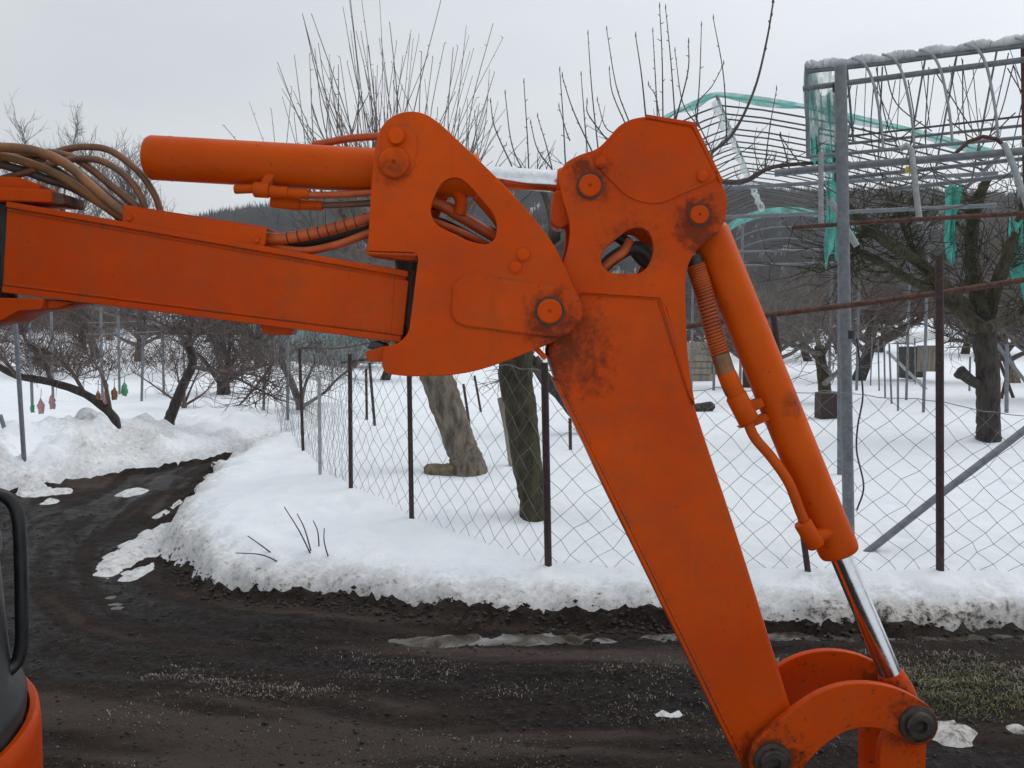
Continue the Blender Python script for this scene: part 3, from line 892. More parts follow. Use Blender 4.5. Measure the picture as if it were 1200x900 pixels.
# tubes and hoses seen through the ear opening
mb = MB().tube(spline([P(690, 330, 2.10), P(722, 300, 2.10), P(752, 292, 2.10), P(790, 330, 2.10)], 8), 0.017, 10)
obj('hose', mb, M['rubber'], ex)
mb = MB().tube(spline([P(712, 270, 2.13), P(735, 285, 2.13), P(760, 310, 2.13), P(800, 320, 2.13)], 8), 0.015, 10)
obj('hose', mb, M['rubber'], ex)
mb = MB().tube(spline([P(700, 322, 2.07), P(716, 306, 2.07), P(730, 296, 2.07), P(738, 282, 2.08)], 8), 0.011, 10)
obj('hose', mb, M['hose_orange'], ex)

# cylinders
def cyl(name, p0, p1, r, mat, parent, extra=()):
    L_ = (p1 - p0).length
    prof = [(0, r * 0.80), (0.004, r * 0.93), (0.012, r), (L_ - 0.004, r), (L_, r * 0.96)]
    prof = sorted(prof + [(L_ * t, rr_) for t, rr_ in extra])
    return obj(name, MB().lathe(p0, p1, prof, 48), mat, parent, angle=50)
a0 = P(173, 184.5, YC); a1 = P(560, 207, YC)
ac = cyl('arm_cylinder', a0, a1, 0.0535, M['paint_cyl'], ex, [(0.070, 0.0535), (0.0702, 0.0542), (0.074, 0.0542), (0.0742, 0.0535)])
r1 = P(662, 213, YC)
obj('rod', MB().lathe(a1, r1, [(-0.01, 0.0265), ((r1 - a1).length - 0.02, 0.0265), ((r1 - a1).length, 0.024)], 40), M['chrome'], ac)
obj('rod_eye', MB().lathe(P(652, 213, YC), P(680, 215, YC), [(0, 0.030), (0.012, 0.036), (0.07, 0.036)], 32), M['paint'], ac)
plate('rod_clevis', [(648, 224), (662, 222), (668, 262), (656, 268), (646, 262)], [], 2.07, 0.09, M['paint'], ac, r=6)
b0 = P(829, 268, YC); b1 = P(984, 648, YC)
bc = cyl('bucket_cylinder', b0, b1, 0.0485, M['paint_cyl'], ex, [(0.955, 0.0485), (0.9555, 0.050), (0.985, 0.050)])
r0 = b1; r1 = P(1045, 793, YC)
L1 = (r1 - r0).length
obj('rod', MB().lathe(r0, r1, [(-0.01, 0.0275), (L1, 0.0275)], 40), M['chrome'], bc)
d_ = (r1 - r0).normalized()
obj('rod_eye', MB().lathe(r1 - d_ * 0.012, r1 + d_ * 0.2, [(0, 0.029), (0.006, 0.033), (0.05, 0.040), (0.085, 0.040)], 32), M['paint_worn'], bc)
# piping on the bucket cylinder
pt = [P(812, 300, 2.085), P(824, 340, 2.08), P(838, 395, 2.075), P(852, 440, 2.07), P(868, 478, 2.066)]
sp = spline(pt, 14)
mb = MB().tube(sp, 0.0195, 14)
obj('hose', mb, M['rubber'], bc)
coil = []
nturn = 30
sub = sp[4:35]
for i in range(nturn * 10 + 1):
    t = i / (nturn * 10) * (len(sub) - 1); k = min(int(t), len(sub) - 2); q = sub[k].lerp(sub[k + 1], t - k)
    tg = (sub[k + 1] - sub[k]).normalized(); nx = tg.cross(Vector((0, 1, 0))).normalized(); ny = tg.cross(nx)
    an = i / 10 * 2 * math.pi
    coil.append(q + (nx * math.cos(an) + ny * math.sin(an)) * 0.0215)
obj('spring_guard', MB().tube(coil, 0.0030, 5), M['hose_orange'], bc)
obj('hose_sleeve', MB().tube(sp[34:50], 0.0225, 16), M['hose_tan'], bc)
def along(pa, pb, name, r, mat, parent):
    L_ = (pb - pa).length
    return obj(name, MB().lathe(pa, pb, [(0, r * .9), (0.003, r), (L_ - .003, r), (L_, r * .9)], 20), mat, parent, angle=50)
along(P(851, 437, 2.068), P(864, 466, 2.066), 'fitting', 0.023, M['paint_cyl'], bc)
along(P(862, 463, 2.066), P(878, 494, 2.066), 'fitting', 0.026, M['paint_cyl'], bc)
obj('pipe', MB().tube(spline([P(874, 488, 2.066), P(884, 512, 2.062), P(904, 536, 2.06), P(924, 565, 2.058), P(938, 600, 2.058), P(950, 628, 2.06)], 10), 0.0125, 14), M['paint_cyl'], bc)
along(P(940, 612, 2.058), P(957, 640, 2.058), 'fitting', 0.022, M['paint_cyl'], bc)
along(P(947, 632, 2.06), P(975, 622, 2.09), 'fitting', 0.019, M['paint_cyl'], bc)
plate('pipe_clamp', [(868, 474), (893, 466), (897, 476), (874, 488)], [], 2.075, 0.03, M['paint_cyl'], bc, r=2)
plate('pipe_clamp', [(874, 496), (898, 484), (903, 492), (884, 500), (866, 502)], [], 2.085, 0.03, M['paint_cyl'], bc, r=2)

# hoses, pipes
def hose(pts, r, mat, Y, name='hose'):
    Ys = Y if isinstance(Y, (list, tuple)) else [Y] * len(pts)
    return obj(name, MB().tube(spline([P(u, v, y) for (u, v), y in zip(pts, Ys)], 10), r, 12), M[mat], ex)
hose([(-120, 180), (-40, 173), (10, 173), (45, 178), (77, 192), (105, 216), (130, 238), (155, 256)], 0.0118, 'hose_tan', [2.07] * 6 + [2.075, 2.08])
hose([(-120, 205), (-30, 182), (8, 184), (48, 196), (80, 212), (118, 238), (150, 258), (175, 268)], 0.0108, 'hose_tan', [2.10] * 5 + [2.10, 2.09, 2.09])
hose([(-100, 190), (-20, 180), (30, 184), (60, 196), (92, 216), (122, 236), (160, 258)], 0.010, 'hose_dark', 2.13)
hose([(-100, 192), (-20, 182), (30, 178), (70, 188), (100, 208), (140, 240), (170, 262)], 0.010, 'hose_dark', 2.16)
hose([(-100, 210), (-20, 192), (20, 198), (55, 210), (85, 220), (120, 240), (150, 262)], 0.0105, 'hose_dark', 2.12)
hose([(-100, 230), (-20, 215), (15, 208), (40, 190), (70, 177), (100, 172), (130, 177), (160, 199), (180, 226), (189, 250)], 0.0085, 'hose_brown', 2.14)
hose([(-60, 225), (20, 205), (60, 192), (95, 186), (122, 190), (148, 207), (165, 230), (172, 252)], 0.0085, 'hose_brown', 2.11)
hose([(-60, 200), (40, 180), (80, 183), (105, 197), (132, 219), (165, 246)], 0.0095, 'hose_brown', 2.12)
hose([(300, 280), (330, 280), (370, 273), (405, 264), (445, 252), (500, 236), (540, 254), (600, 290)], 0.0145, 'hose_orange', [2.10, 2.095, 2.09, 2.085, 2.08, 2.09, 2.11, 2.12])
hose([(300, 284), (350, 294), (390, 288), (430, 274), (480, 255), (530, 268), (590, 298)], 0.0095, 'hose_orange', [2.11, 2.09, 2.085, 2.085, 2.09, 2.08, 2.12])
hose([(300, 285), (345, 285), (390, 278), (430, 266), (480, 244), (520, 242), (580, 275)], 0.014, 'rubber', 2.14)
hose([(300, 284), (345, 290), (390, 285), (430, 274), (480, 262), (520, 262), (590, 300)], 0.012, 'rubber', 2.15)
bs = spline([P(u, v, y) for (u, v), y in zip([(300, 280), (330, 280), (370, 273), (405, 264), (445, 252)], [2.10, 2.095, 2.09, 2.085, 2.08])], 10)
for t in range(12, 40, 3):      # spiral wrap bands on the thick hose
    d_ = (bs[t + 1] - bs[t]).normalized()
    obj('hose_band', MB().lathe(bs[t], bs[t] + d_ + Vector((0.25, 0, 0.1)), [(0, 0.0150), (0.0004, 0.0153), (0.0024, 0.0153), (0.0028, 0.0150)], 18), M['grease'], ex)
hose([(326, 226), (360, 228.5), (400, 228), (450, 225), (510, 222)], 0.0085, 'hose_orange', 2.075)
hose([(318, 236), (360, 240), (400, 240), (450, 237), (510, 234)], 0.0085, 'hose_brown', 2.12)
along(P(275, 222, 2.075), P(300, 221, 2.075), 'fitting', 0.011, M['paint_cyl'], ex)
along(P(298, 222, 2.075), P(316, 223, 2.075), 'fitting', 0.019, M['paint_cyl'], ex)
along(P(316, 224, 2.075), P(338, 226, 2.075), 'fitting', 0.0145, M['paint_cyl'], ex)
along(P(338, 226.5, 2.075), P(362, 228, 2.075), 'fitting', 0.0125, M['paint_cyl'], ex)
along(P(318, 236, 2.12), P(352, 240, 2.12), 'fitting', 0.015, M['paint_cyl'], ex)
along(P(352, 240, 2.12), P(378, 241, 2.12), 'fitting', 0.0125, M['paint_cyl'], ex)
plate('pipe_clamp', [(309, 206), (318, 200), (322, 206), (312, 220), (303, 219)], [], 2.07, 0.03, M['paint_cyl'], ex, r=2)
hose([(366, 170), (384, 167), (405, 163), (430, 160.5), (470, 159)], 0.0095, 'hose_orange', 2.15, 'pipe')
obj('elbow', MB().tube(spline([P(508, 208, 2.10), P(528, 216, 2.10), P(540, 234, 2.10), P(538, 252, 2.10)], 8), 0.016, 12), M['paint'], ex)

# guide links, bucket link
link_out = [(877, 893), (882, 872), (900, 855, 14), (930, 831, 30), (960, 811, 30), (990, 801.5, 30), (1020, 800, 30), (1050, 806, 30), (1075, 818, 20), (1093, 831, 14), (1101.5, 848, 14), (1096, 866, 12), (1080, 875, 12),
            (1062, 872, 12), (1047, 860, 12), (1030, 853.5, 20), (1010, 852, 20), (988, 858, 20), (965, 874, 20), (947, 892, 20), (934, 914, 14), (906, 925, 14), (882, 913, 14)]
lk = plate('guide_link', link_out, [], YB - 0.002, 0.022, M['paint_worn'], ex, r=14, bev=0.003)
def boss(u, v, Y, r, parent):
    c = P(u, v, Y); k = Y / F
    obj('link_boss', MB().lathe(c + Vector((0, .004, 0)), c - Vector((0, 1, 0)), [(0, r * 1.35 * k), (0.010, r * 1.3 * k), (0.012, r * k), (0.022, r * 0.95 * k), (0.024, r * 0.85 * k), (0.024, r * 0.45 * k), (0.012, r * 0.40 * k)], 36), M['grease'], parent, angle=30)
boss(1075, 848, YB - 0.002, 17, lk)
boss(905, 891, YB - 0.002, 17, lk)
l2 = plate('guide_link', link_out, [], YB + WB - 0.02, 0.022, M['paint_worn'], ex, r=14, bev=0.003, Yref=YB - 0.002)
def crosspin(u, v, r, y0, y1):
    c = P(u, v, YB); c0 = c.copy(); c0.y = y0; c1 = c.copy(); c1.y = y1
    obj('cross_pin', MB().lathe(c0, c1, [(0, r), (y1 - y0, r)], 24), M['grease'], ex)
crosspin(1075, 848, 0.022, YB, YB + WB + 0.02); crosspin(905, 891, 0.022, YB, YB + WB + 0.02)
plate('bucket_link', [(1058, 830, 14), (1094, 830, 14), (1090, 870, 20), (1086, 960, 20), (1070, 985, 14), (1040, 985, 14), (1034, 950, 20), (1034, 880, 14)], [], YB + 0.045, 0.03, M['paint_worn'], ex, r=14, bev=0.003, Yref=YB + 0.03)
plate('bucket_link', [(1058, 830, 14), (1094, 830, 14), (1090, 870, 20), (1086, 960, 20), (1070, 985, 14), (1040, 985, 14), (1034, 950, 20), (1034, 880, 14)], [], YB + 0.15, 0.03, M['paint_worn'], ex, r=14, bev=0.003, Yref=YB + 0.03)

# bucket below the frame, resting on the ground
bp = P(917, 932, YC); bq = P(1056, 972, YC)
side = []
prof = [(0.00, -0.05), (0.16, -0.07), (0.29, -0.09), (0.35, -0.13), (0.34, -0.18), (0.24, -0.245), (0.10, -0.262), (-0.06, -0.255), (-0.17, -0.235)]
bz = bp.z
prof = [(x, z * (bz - 0.012) / 0.262) for x, z in prof]
bkt = MB()
for y0, y1 in ((1.93, 2.30),):
    rows = [[(bp.x + x, y0, bz + z), (bp.x + x, y1, bz + z)] for x, z in prof]
    rows2 = [[(bp.x + x * 0.96 - 0.002, y1 - 0.0, bz + z * 0.95 - 0.002), (bp.x + x * 0.96 - 0.002, y0, bz + z * 0.95 - 0.002)] for x, z in prof]
    bkt.quadstrip(rows); bkt.quadstrip(rows2)
bo = obj('bucket', bkt, M['paint_worn'], ex)
for y in (1.925, 2.295):
    m2 = MB()
    n = len(prof)
    m2.v = [(bp.x + x, y, bz + z) for x, z in prof] + [(bp.x + x, y + 0.012, bz + z) for x, z in prof]
    m2.f = [tuple(range(n)), tuple(reversed(range(n, 2 * n)))] + [(i, (i + 1) % n, (i + 1) % n + n, i + n) for i in range(n)]
    obj('side_plate', m2, M['paint_worn'], bo)
for k in range(4):
    c = Vector((bp.x - 0.20, 1.955 + k * 0.105, bz + prof[-1][1] - 0.004))
    obj('tooth', MB().tube([c + Vector((0.07, 0, -0.002)), c, c + Vector((-0.06, 0, 0.012))], [0.018, 0.015, 0.004], 6), M['grease'], bo)

# machine body: rounded house whose front corner shows at the lower left
hcx, hcy = -1.737, 1.70
def rnd(name, prof, mat, sides=72):
    return obj(name, MB().lathe((hcx, hcy, 0), (hcx, hcy, 1), prof, sides), M[mat], ex, angle=50)
rnd('fender', [(0.37, 0.62), (0.38, 0.665), (0.42, 0.675), (0.57, 0.675), (0.600, 0.672), (0.610, 0.665), (0.607, 0.652), (0.57, 0.645)], 'paint')
rnd('side_cover', [(0.56, 0.642), (0.645, 0.648), (0.665, 0.640), (0.69, 0.618), (0.80, 0.610), (0.97, 0.600), (0.985, 0.592), (0.99, 0.606), (1.02, 0.606), (1.035, 0.59), (1.07, 0.45)], 'black_plastic')
obj('hand_rail', MB().tube(spline([P(-150, 580, 1.80), P(-40, 577, 1.92), P(-2, 579, 1.98), P(15, 590, 2.0), P(22, 612, 2.0), P(24.5, 660, 2.0), P(25.5, 720, 2.0), P(25, 756, 2.0), P(18, 778, 1.99), P(-2, 790, 1.95), P(-60, 797, 1.85)], 8), 0.0150, 14), M['black_plastic'], ex)
obj('cab', MB().box((-2.02, 1.55, 1.55), (0.9, 0.72, 1.1)), M['black_plastic'], ex, bevel=0.06)
for y in (1.12, 2.0):
    q = [(-2.6, 0.02), (-1.55, 0.02), (-1.42, 0.10), (-1.42, 0.24), (-1.52, 0.33), (-2.65, 0.33), (-2.76, 0.23), (-2.76, 0.10)]
    m2 = MB(); n = len(q)
    m2.v = [(x, y, z) for x, z in q] + [(x, y + 0.26, z) for x, z in q]
    m2.f = [tuple(range(n)), tuple(reversed(range(n, 2 * n)))] + [(i, (i + 1) % n, (i + 1) % n + n, i + n) for i in range(n)]
    obj('track', m2, M['rubber'], ex, smooth=False)
obj('undercarriage', MB().box((-2.1, 1.70, 0.27), (0.9, 0.7, 0.26)), M['grease'], ex)

# ------------------------------------------------------------------ fence
def mk_pipe(name, a, b, r, mat, parent, sides=12, n=2):
    return obj(name, MB().tube([Vector(a).lerp(Vector(b), i / (n - 1)) for i in range(n)], r, sides), M[mat], parent)
fence = thing('chain_link_fence', 'sagging chain-link fence on rusty posts along the snowy verge', 'fence', on(644, 662))
post_px = [(1104, 668, 300), (958, 668, 368), (644, 662, 425), (483, 608, 405), (411, 572, 415), (356, 528, 408)]
posts = []
for u, v, vt in post_px:
    b = on(u, v)
    tu = {1104: 1101, 958: 906, 644: 638, 483: 479, 411: 410, 356: 351}[u]
    t = P(tu, vt, b.y)
    posts.append((b, t))
    r = 0.021 if u in (1104, 644) else 0.017
    mk_pipe('post', b - Vector((0, 0, 0.35)), t, r, 'rust_dark', fence)
p = on(375, 556); mk_pipe('post', p - Vector((0, 0, .2)), P(374, 440, p.y), 0.016, 'galv_light', fence)
fl = [Vector((6.5, posts[0][0].y - 0.05, 0)), Vector((posts[0][0].x, posts[0][0].y, 0))] + [Vector((b.x, b.y, 0)) for b, t in posts[1:]]
fl.append(fl[-1] + (fl[-1] - fl[-2]) * 1.2)
seg = [(fl[i + 1] - fl[i]).length for i in range(len(fl) - 1)]
tot = sum(seg)
def fence_at(s):
    i = 0
    while i < len(seg) - 1 and s > seg[i]:
        s -= seg[i]; i += 1
    return fl[i].lerp(fl[i + 1], min(1, s / seg[i]))
wd, J = 0.145, 15
nI = int(tot / (wd / 2))
rr = random.Random(12)
node = {}
basez = {}
for i in range(nI + 1):
    q = fence_at(i * wd / 2)
    z0 = sh(q.x, q.y) - 0.02
    H = 1.12 - 0.25 * max(0, min(1, (q.x - 0.4) / 2.2)) - (0.05 * math.sin(q.x * 2.2) if q.x > 0.3 else 0)
    if q.x < -0.3:
        H = 1.08
    for j in range(J + 1):
        jx, jy, jz = rr.gauss(0, 0.006), rr.gauss(0, 0.012), rr.gauss(0, 0.006)
        bow = 0.05 * math.sin(j / J * math.pi) * math.sin(i * 0.21)
        node[i, j] = Vector((q.x + jx, q.y + jy + 0.025 + bow, z0 + H * j / J + jz))
mb = MB()
for i in range(nI + 1):
    for j in range(J):
        if (i + j) % 2:
            continue
        for di in (-1, 1):
            if (i + di, j + 1) in node:
                mb.tube([node[i, j], node[i + di, j + 1]], 0.0016, 3, cap=False)
obj('wire_mesh', mb, M['wire'], fence)
tw = MB()
tw.tube([node[i, J] + Vector((0, 0, 0.004)) for i in range(nI + 1)], 0.0022, 4)
obj('top_wire', tw, M['wire'], fence)
rail = MB().tube([P(802, 383, 4.92), P(892, 370, 4.90), P(1000, 357, 4.88), P(1104, 343, 4.84), P(1200, 328, 4.80), P(1330, 309, 4.76)], 0.017, 10)
obj('rail', rail, M['rust'], fence)
obj('rail', MB().tube([P(400, 425, 7.3), P(440, 420, 7.0), P(483, 414, 6.3)], 0.012, 8), M['rust_dark'], fence)
def lone(name, label, cat, mb, mat, base, group=None, smooth=True):
    t = obj(name, mb, M[mat], None, smooth)
    tag(t, label, cat, group)
    return t
b = on(1014, 646)
lone('brace_pipe', 'rusty pipe slanting out of the snow behind the fence', 'pipe',
     MB().tube([b - Vector((0.03, 0, 0.04)), b.lerp(P(1200, 505, b.y + 0.25), 0.5), P(1330, 405, b.y + 0.42)], 0.022, 12), 'galv', b)

# ------------------------------------------------------------------ rain shelter frame on the right
def dS(u):
    return 5.75 - 0.002 * (u - 945)
def S(u, v, dy=0):
    return P(u, v, dS(u) + dy)
sf = thing('rain_shelter', 'galvanised pipe rain shelter with rolled film on top', 'shelter', on(997, 626))
pb = on(997, 626)
mk_pipe('post', pb - Vector((0, 0, 0.3)), P(985, 78, pb.y), 0.035, 'galv', sf, 16)
pb2 = on(986, 556)
mk_pipe('post', pb2 - Vector((0, 0, 0.3)), P(986, 200, pb2.y), 0.03, 'galv', sf, 12)
mk_pipe('post', P(992, 330, pb.y + 0.08), P(992, 535, pb.y + 0.08), 0.020, 'rust_dark', sf)
# rolled film, lumpy and tied
path = [S(u, v) for u, v in ((945, 79), (960, 77), (1000, 73), (1045, 68), (1092, 61.5), (1145, 55), (1200, 48), (1330, 33))]
sp = spline(path, 22)
rr = random.Random(4)
rad = []
for i, q in enumerate(sp):
    ph = (i % 20) / 20
    rad.append(0.021 + 0.013 * math.sin(ph * math.pi) + rr.uniform(-0.003, 0.003))
fr = MB().tube([q + Vector((0, rr.uniform(-.006, .006), 0.012 * math.sin((i % 20) / 20 * math.pi))) for i, q in enumerate(sp)], rad, 10)
fo_ = obj('film_roll', fr, M['film'], sf)
obj('ridge_pipe', MB().tube([q - Vector((0, 0, 0.03)) for q in path], 0.013, 10), M['galv'], sf)
def run(name, pts, r, mat, dy=0):
    obj(name, MB().tube([S(u, v, dy) for u, v in pts], r, 10), M[mat], sf)
run('pipe', [(941, 104), (1200, 70), (1330, 53)], 0.018, 'galv')
run('pipe', [(945, 80), (947, 184)], 0.013, 'galv')
run('pipe', [(945, 184), (1200, 161), (1330, 149)], 0.012, 'galv')
run('pipe', [(988, 169), (1200, 147), (1330, 134)], 0.010, 'galv', 0.3)
run('wire', [(993, 160), (1200, 136), (1330, 121)], 0.007, 'thin_wire', 0.15)
run('beam_pipe', [(908, 203), (1000, 194), (1100, 186), (1200, 177), (1330, 166)], 0.024, 'galv', -0.12)
run('pipe', [(985, 209), (1100, 197), (1200, 186), (1330, 172)], 0.014, 'galv', 0.2)
run('pipe', [(1045, 222), (1200, 204), (1330, 190)], 0.016, 'galv', 0.5)
run('pipe', [(928, 267), (1010, 261), (1200, 250), (1330, 242)], 0.014, 'rust', -0.2)
run('stay', [(962, 178), (962, 265)], 0.016, 'galv_light', -0.16)
run('stay', [(972, 234), (980, 246), (988, 262), (1004, 288)], 0.022, 'galv_light', 0.02)
run('stay', [(1055, 175), (1062, 170), (1068, 176), (1073, 220), (1078, 262)], 0.019, 'galv_light', -0.17)
run('stay', [(1176, 168), (1184, 185), (1193, 210), (1205, 245)], 0.019, 'galv_light', -0.14)
run('bow', [(1117, 182), (1135, 166), (1152, 160), (1168, 163), (1178, 172)], 0.012, 'rust', -0.1)
for cu, cv in ((1012, 0), (1048, 0), (1092, 0), (1145, 0), (1205, 0), (1270, 0)):
    v0 = 79 - (cu - 945) * 0.122
    sc = 1 + (cu - 1012) * 0.0006
    pts = [(cu - 14 * sc, v0 - 3), (cu, v0 + 3), (cu + 10 * sc, v0 + 22), (cu + 17 * sc, v0 + 52 * sc), (cu + 21 * sc, v0 + 78 * sc), (cu + 23 * sc, v0 + 102 * sc)]
    obj('hoop', MB().tube(spline([S(u, v, -0.10 + 0.03 * i) for i, (u, v) in enumerate(pts)], 6), 0.0085, 8), M['galv_light'], sf)
rr = random.Random(40)
for u0, v0, u1, v1, r in ((1034, 78, 1029, 190, .006), (1084, 70, 1066, 175, .007), (1121, 66, 1096, 200, .007), (1168, 60, 1138, 215, .007), (992, 76, 1000, 165, .009), (1056, 74, 1050, 170, .003),
                         (1080, 72, 1090, 150, .003), (1127, 68, 1140, 160, .003), (1096, 80, 1084, 165, .003), (1150, 66, 1118, 150, .003), (1182, 62, 1160, 160, .004), (1186, 70, 1196, 110, .003),
                         (1015, 78, 1012, 160, .003), (1200, 110, 1180, 200, .004), (1140, 78, 1150, 190, .003)):
    obj('stay_wire', MB().tube([S(u0, v0, 0.05), S(u1, v1, 0.25)], r * 0.9, 5), M['galv' if r > .005 else 'thin_wire'], sf)
rr = random.Random(17)
for k in range(20):
    u0 = rr.uniform(995, 1190); v0 = 79 - (u0 - 945) * 0.122 + rr.uniform(2, 30); u1 = u0 + rr.uniform(-50, 60); v1 = rr.uniform(150, 215)
    mid = ((u0 + u1) / 2 + rr.uniform(-16, 16), (v0 + v1) / 2 + rr.uniform(0, 22))
    obj('loose_wire', MB().tube(spline([S(u0, v0, .03), S(mid[0], mid[1], 0.1), S(u1, v1, .2)], 5), rr.choice((.0022, .003, .004)), 4), M['thin_wire'], sf)
for u0, u1, v, sag in ((1000, 1100, 205, 14), (1090, 1200, 200, 22), (1010, 1080, 150, 16), (1110, 1190, 140, 24), (960, 1040, 215, 18), (1020, 1180, 232, 14)):
    obj('loose_wire', MB().tube(spline([S(u0, v, .1), S((u0 + u1) / 2, v + sag, .12), S(u1, v - 8, .15)], 8), 0.004, 4), M['thin_wire'], sf)
mk_pipe('post', P(1199, 55, 5.3), on(1199, 600) - Vector((0, 0, .3)) if False else P(1203, 330, 5.3), 0.014, 'rust', sf)
for u, v in ((983, 101), (985, 207)):
    q = S(u, v, -0.05)
    obj('clamp', MB().box(q, (0.055, 0.09, 0.06)), M['grease'], sf, bevel=0.008)
obj('tape', MB().box(S(1065, 199, -0.13), (0.035, 0.05, 0.04)), M['tape_yellow'], sf, bevel=0.01)
q = P(994.5, 397, pb.y); obj('band', MB().lathe(q, q + Vector((0, 0, 1)), [(0, .039), (.05, .039)], 16), M['rubber'], sf)
# black strap hanging from the post
obj('strap', MB().tube(spline([P(1004, 396, 5.5), P(1008, 430, 5.5), P(1011, 465, 5.5), P(1005, 500, 5.5), P(1004, 530, 5.5), P(1012, 570, 5.5), P(1004, 598, 5.5)], 8), 0.006, 5), M['rubber'], sf)

# hanging teal netting
def drape(name, label, u0, u1, v0, v1, Y, seed, mat='teal', taper=0.3, nx=14, nz=22):
    rr = random.Random(seed); rows = []
    ph = rr.random() * 6
    for j in range(nz + 1):
        t = j / nz
        v = v0 + (v1 - v0) * t
        w = (u1 - u0) * (1 - taper * t + 0.18 * math.sin(t * 7 + ph)); c = (u0 + u1) / 2 + 3 * math.sin(t * 4 + ph) + (u1 - u0) * 0.15 * t
        row = []
        for i in range(nx + 1):
            s_ = i / nx
            rag = 1 - 0.22 * abs(math.sin(s_ * 5 + ph)) - 0.10 * abs(math.sin(s_ * 17 + 2 * ph))
            q = P(c + (s_ - 0.5) * w, v0 + (v - v0) * rag + (4 * math.sin(s_ * 9 + ph) if j == 0 else 0), Y)
            q.y += 0.05 * math.sin(s_ * 19 + ph + t * 1.5) + 0.03 * math.sin(s_ * 41 + t * 3)
            row.append(q)
        rows.append(row)
    o = obj(name, MB().quadstrip(rows), M[mat])
    return tag(o, label, 'netting')
drape('hanging_netting', 'teal netting hanging beside the tall galvanised post', 962, 988, 108, 330, 5.9, 2, taper=0.25)
drape('plastic_film', 'torn clear film hanging at the shelter end', 946, 985, 84, 190, 5.86, 3, 'clear_film', 0.35)
drape('hanging_netting', 'thin teal netting strand at the end of the shelter', 944, 958, 84, 215, 5.95, 6, taper=0.2)
drape('hanging_netting', 'twisted teal netting strip slanting through the orchard branches', 1108, 1122, 215, 318, 9.5, 4, taper=0.5)
drape('hanging_netting', 'wide teal netting bundle behind the mossy forked tree', 1180, 1210, 258, 360, 9.8, 5, taper=-0.2)

# ------------------------------------------------------------------ bare arched tunnel behind
tn = thing('tunnel_frame', 'bare arched tunnel frame of thin hoops with teal film along its front', 'tunnel frame', (2.1, 9.0, sh(2.1, 9.0)))
ap0 = Vector((2.12, 9.0, 3.95)); ap1 = Vector((4.70, 16.3, 3.95))
rd = (ap1 - ap0).normalized(); pd = Vector((rd.y, -rd.x, 0))
nh = 22
def hoop_pts(o, lw=1.25, rw=2.6):
    pts = []
    for k in range(13):
        t = -1 + 2 * k / 12
        w = t * (rw if t > 0 else lw)
        pts.append(o + pd * w - Vector((0, 0, (0.78 if t > 0 else 0.55) * abs(t) ** 1.25)))
    return pts
for i in range(nh):
    o = ap0.lerp(ap1, i / (nh - 1)) + Vector((0, 0, random.uniform(-0.02, 0.02)))
    obj('hoop', MB().tube(hoop_pts(o), 0.010, 5), M['thin_wire'], tn)
for off, dz, r in ((0.0, 0.0, 0.018), (2.6, -0.80, 0.02), (-1.25, -0.57, 0.02), (1.3, -0.34, 0.012)):
    mk_pipe('purlin', ap0 + pd * off + Vector((0, 0, dz)), ap1 + pd * off + Vector((0, 0, dz)), r, 'galv', tn, 8)
rr = random.Random(9)
fb = [ap0.lerp(ap1, i / 40) + Vector((rr.uniform(-.03, .03), 0, -0.06 + rr.uniform(-.05, .03))) for i in range(41)]
obj('film_bundle', MB().tube(fb, [0.035 + rr.uniform(-0.02, 0.03) for _ in fb], 7), M['clear_film'], tn)
hp = hoop_pts(ap0 - rd * 0.05)
rows = []
for i, q in enumerate(spline(hp, 4)):
    w = 0.02 + 0.06 * abs(math.sin(i * 0.39))
    rows.append([q + Vector((0, -0.02, 0.02)), q + Vector((0, -0.04, -w * 0.5)), q + Vector((0, -0.02, -w))])
obj('teal_film', MB().quadstrip(rows), M['teal_sheet'], tn)
for i in (0, 7, 14, 21):
    for off, dz in ((2.6, -0.8), (-1.25, -0.57)):
        if off > 0 and i < 14:
            continue
        o = ap0.lerp(ap1, i / (nh - 1)) + pd * off + Vector((0, 0, dz))
        mk_pipe('upright', Vector((o.x, o.y, sh(o.x, o.y) - 0.2)), o, 0.024, 'galv', tn, 8)
for z in (2.7, 3.0):
    mk_pipe('tie_pipe', ap0 + pd * 2.6 + Vector((0, 0, z - 3.95)), ap0 - pd * 1.25 + Vector((0, 0, z - 3.95)), 0.02, 'galv', tn, 8)
# second, lower arch farther back
t2 = thing('tunnel_frame', 'low tunnel arch edged with teal film, standing in front of the hill', 'tunnel frame', tuple(P(930, 330, 18)))
arc = [P(925 - 85 * math.cos(math.pi * k / 14), 292 - 44 * math.sin(math.pi * k / 14), 18) for k in range(15)]
rows = [[q + Vector((0, 0, 0.10)), q + Vector((0, -.03, 0)), q + Vector((0, 0, -0.07))] for q in spline(arc, 3)]
obj('teal_film', MB().quadstrip(rows), M['teal_sheet'], t2)
for dy in (0.2, 2.5, 5):
    obj('hoop', MB().tube([q + Vector((0.3 * dy, dy, 0)) for q in arc], 0.02, 6), M['galv'], t2)
for q in (arc[0], arc[4], arc[10], arc[-1]):
    mk_pipe('upright', Vector((q.x, q.y + .1, sh(q.x, q.y) - 0.2)), q + Vector((0, 0.1, 0)), 0.03, 'galv', t2, 8)
for v in (296, 312):
    mk_pipe('tie_pipe', P(842, v, 17.9), P(1010, v - 5, 17.9), 0.025, 'galv', t2, 8)

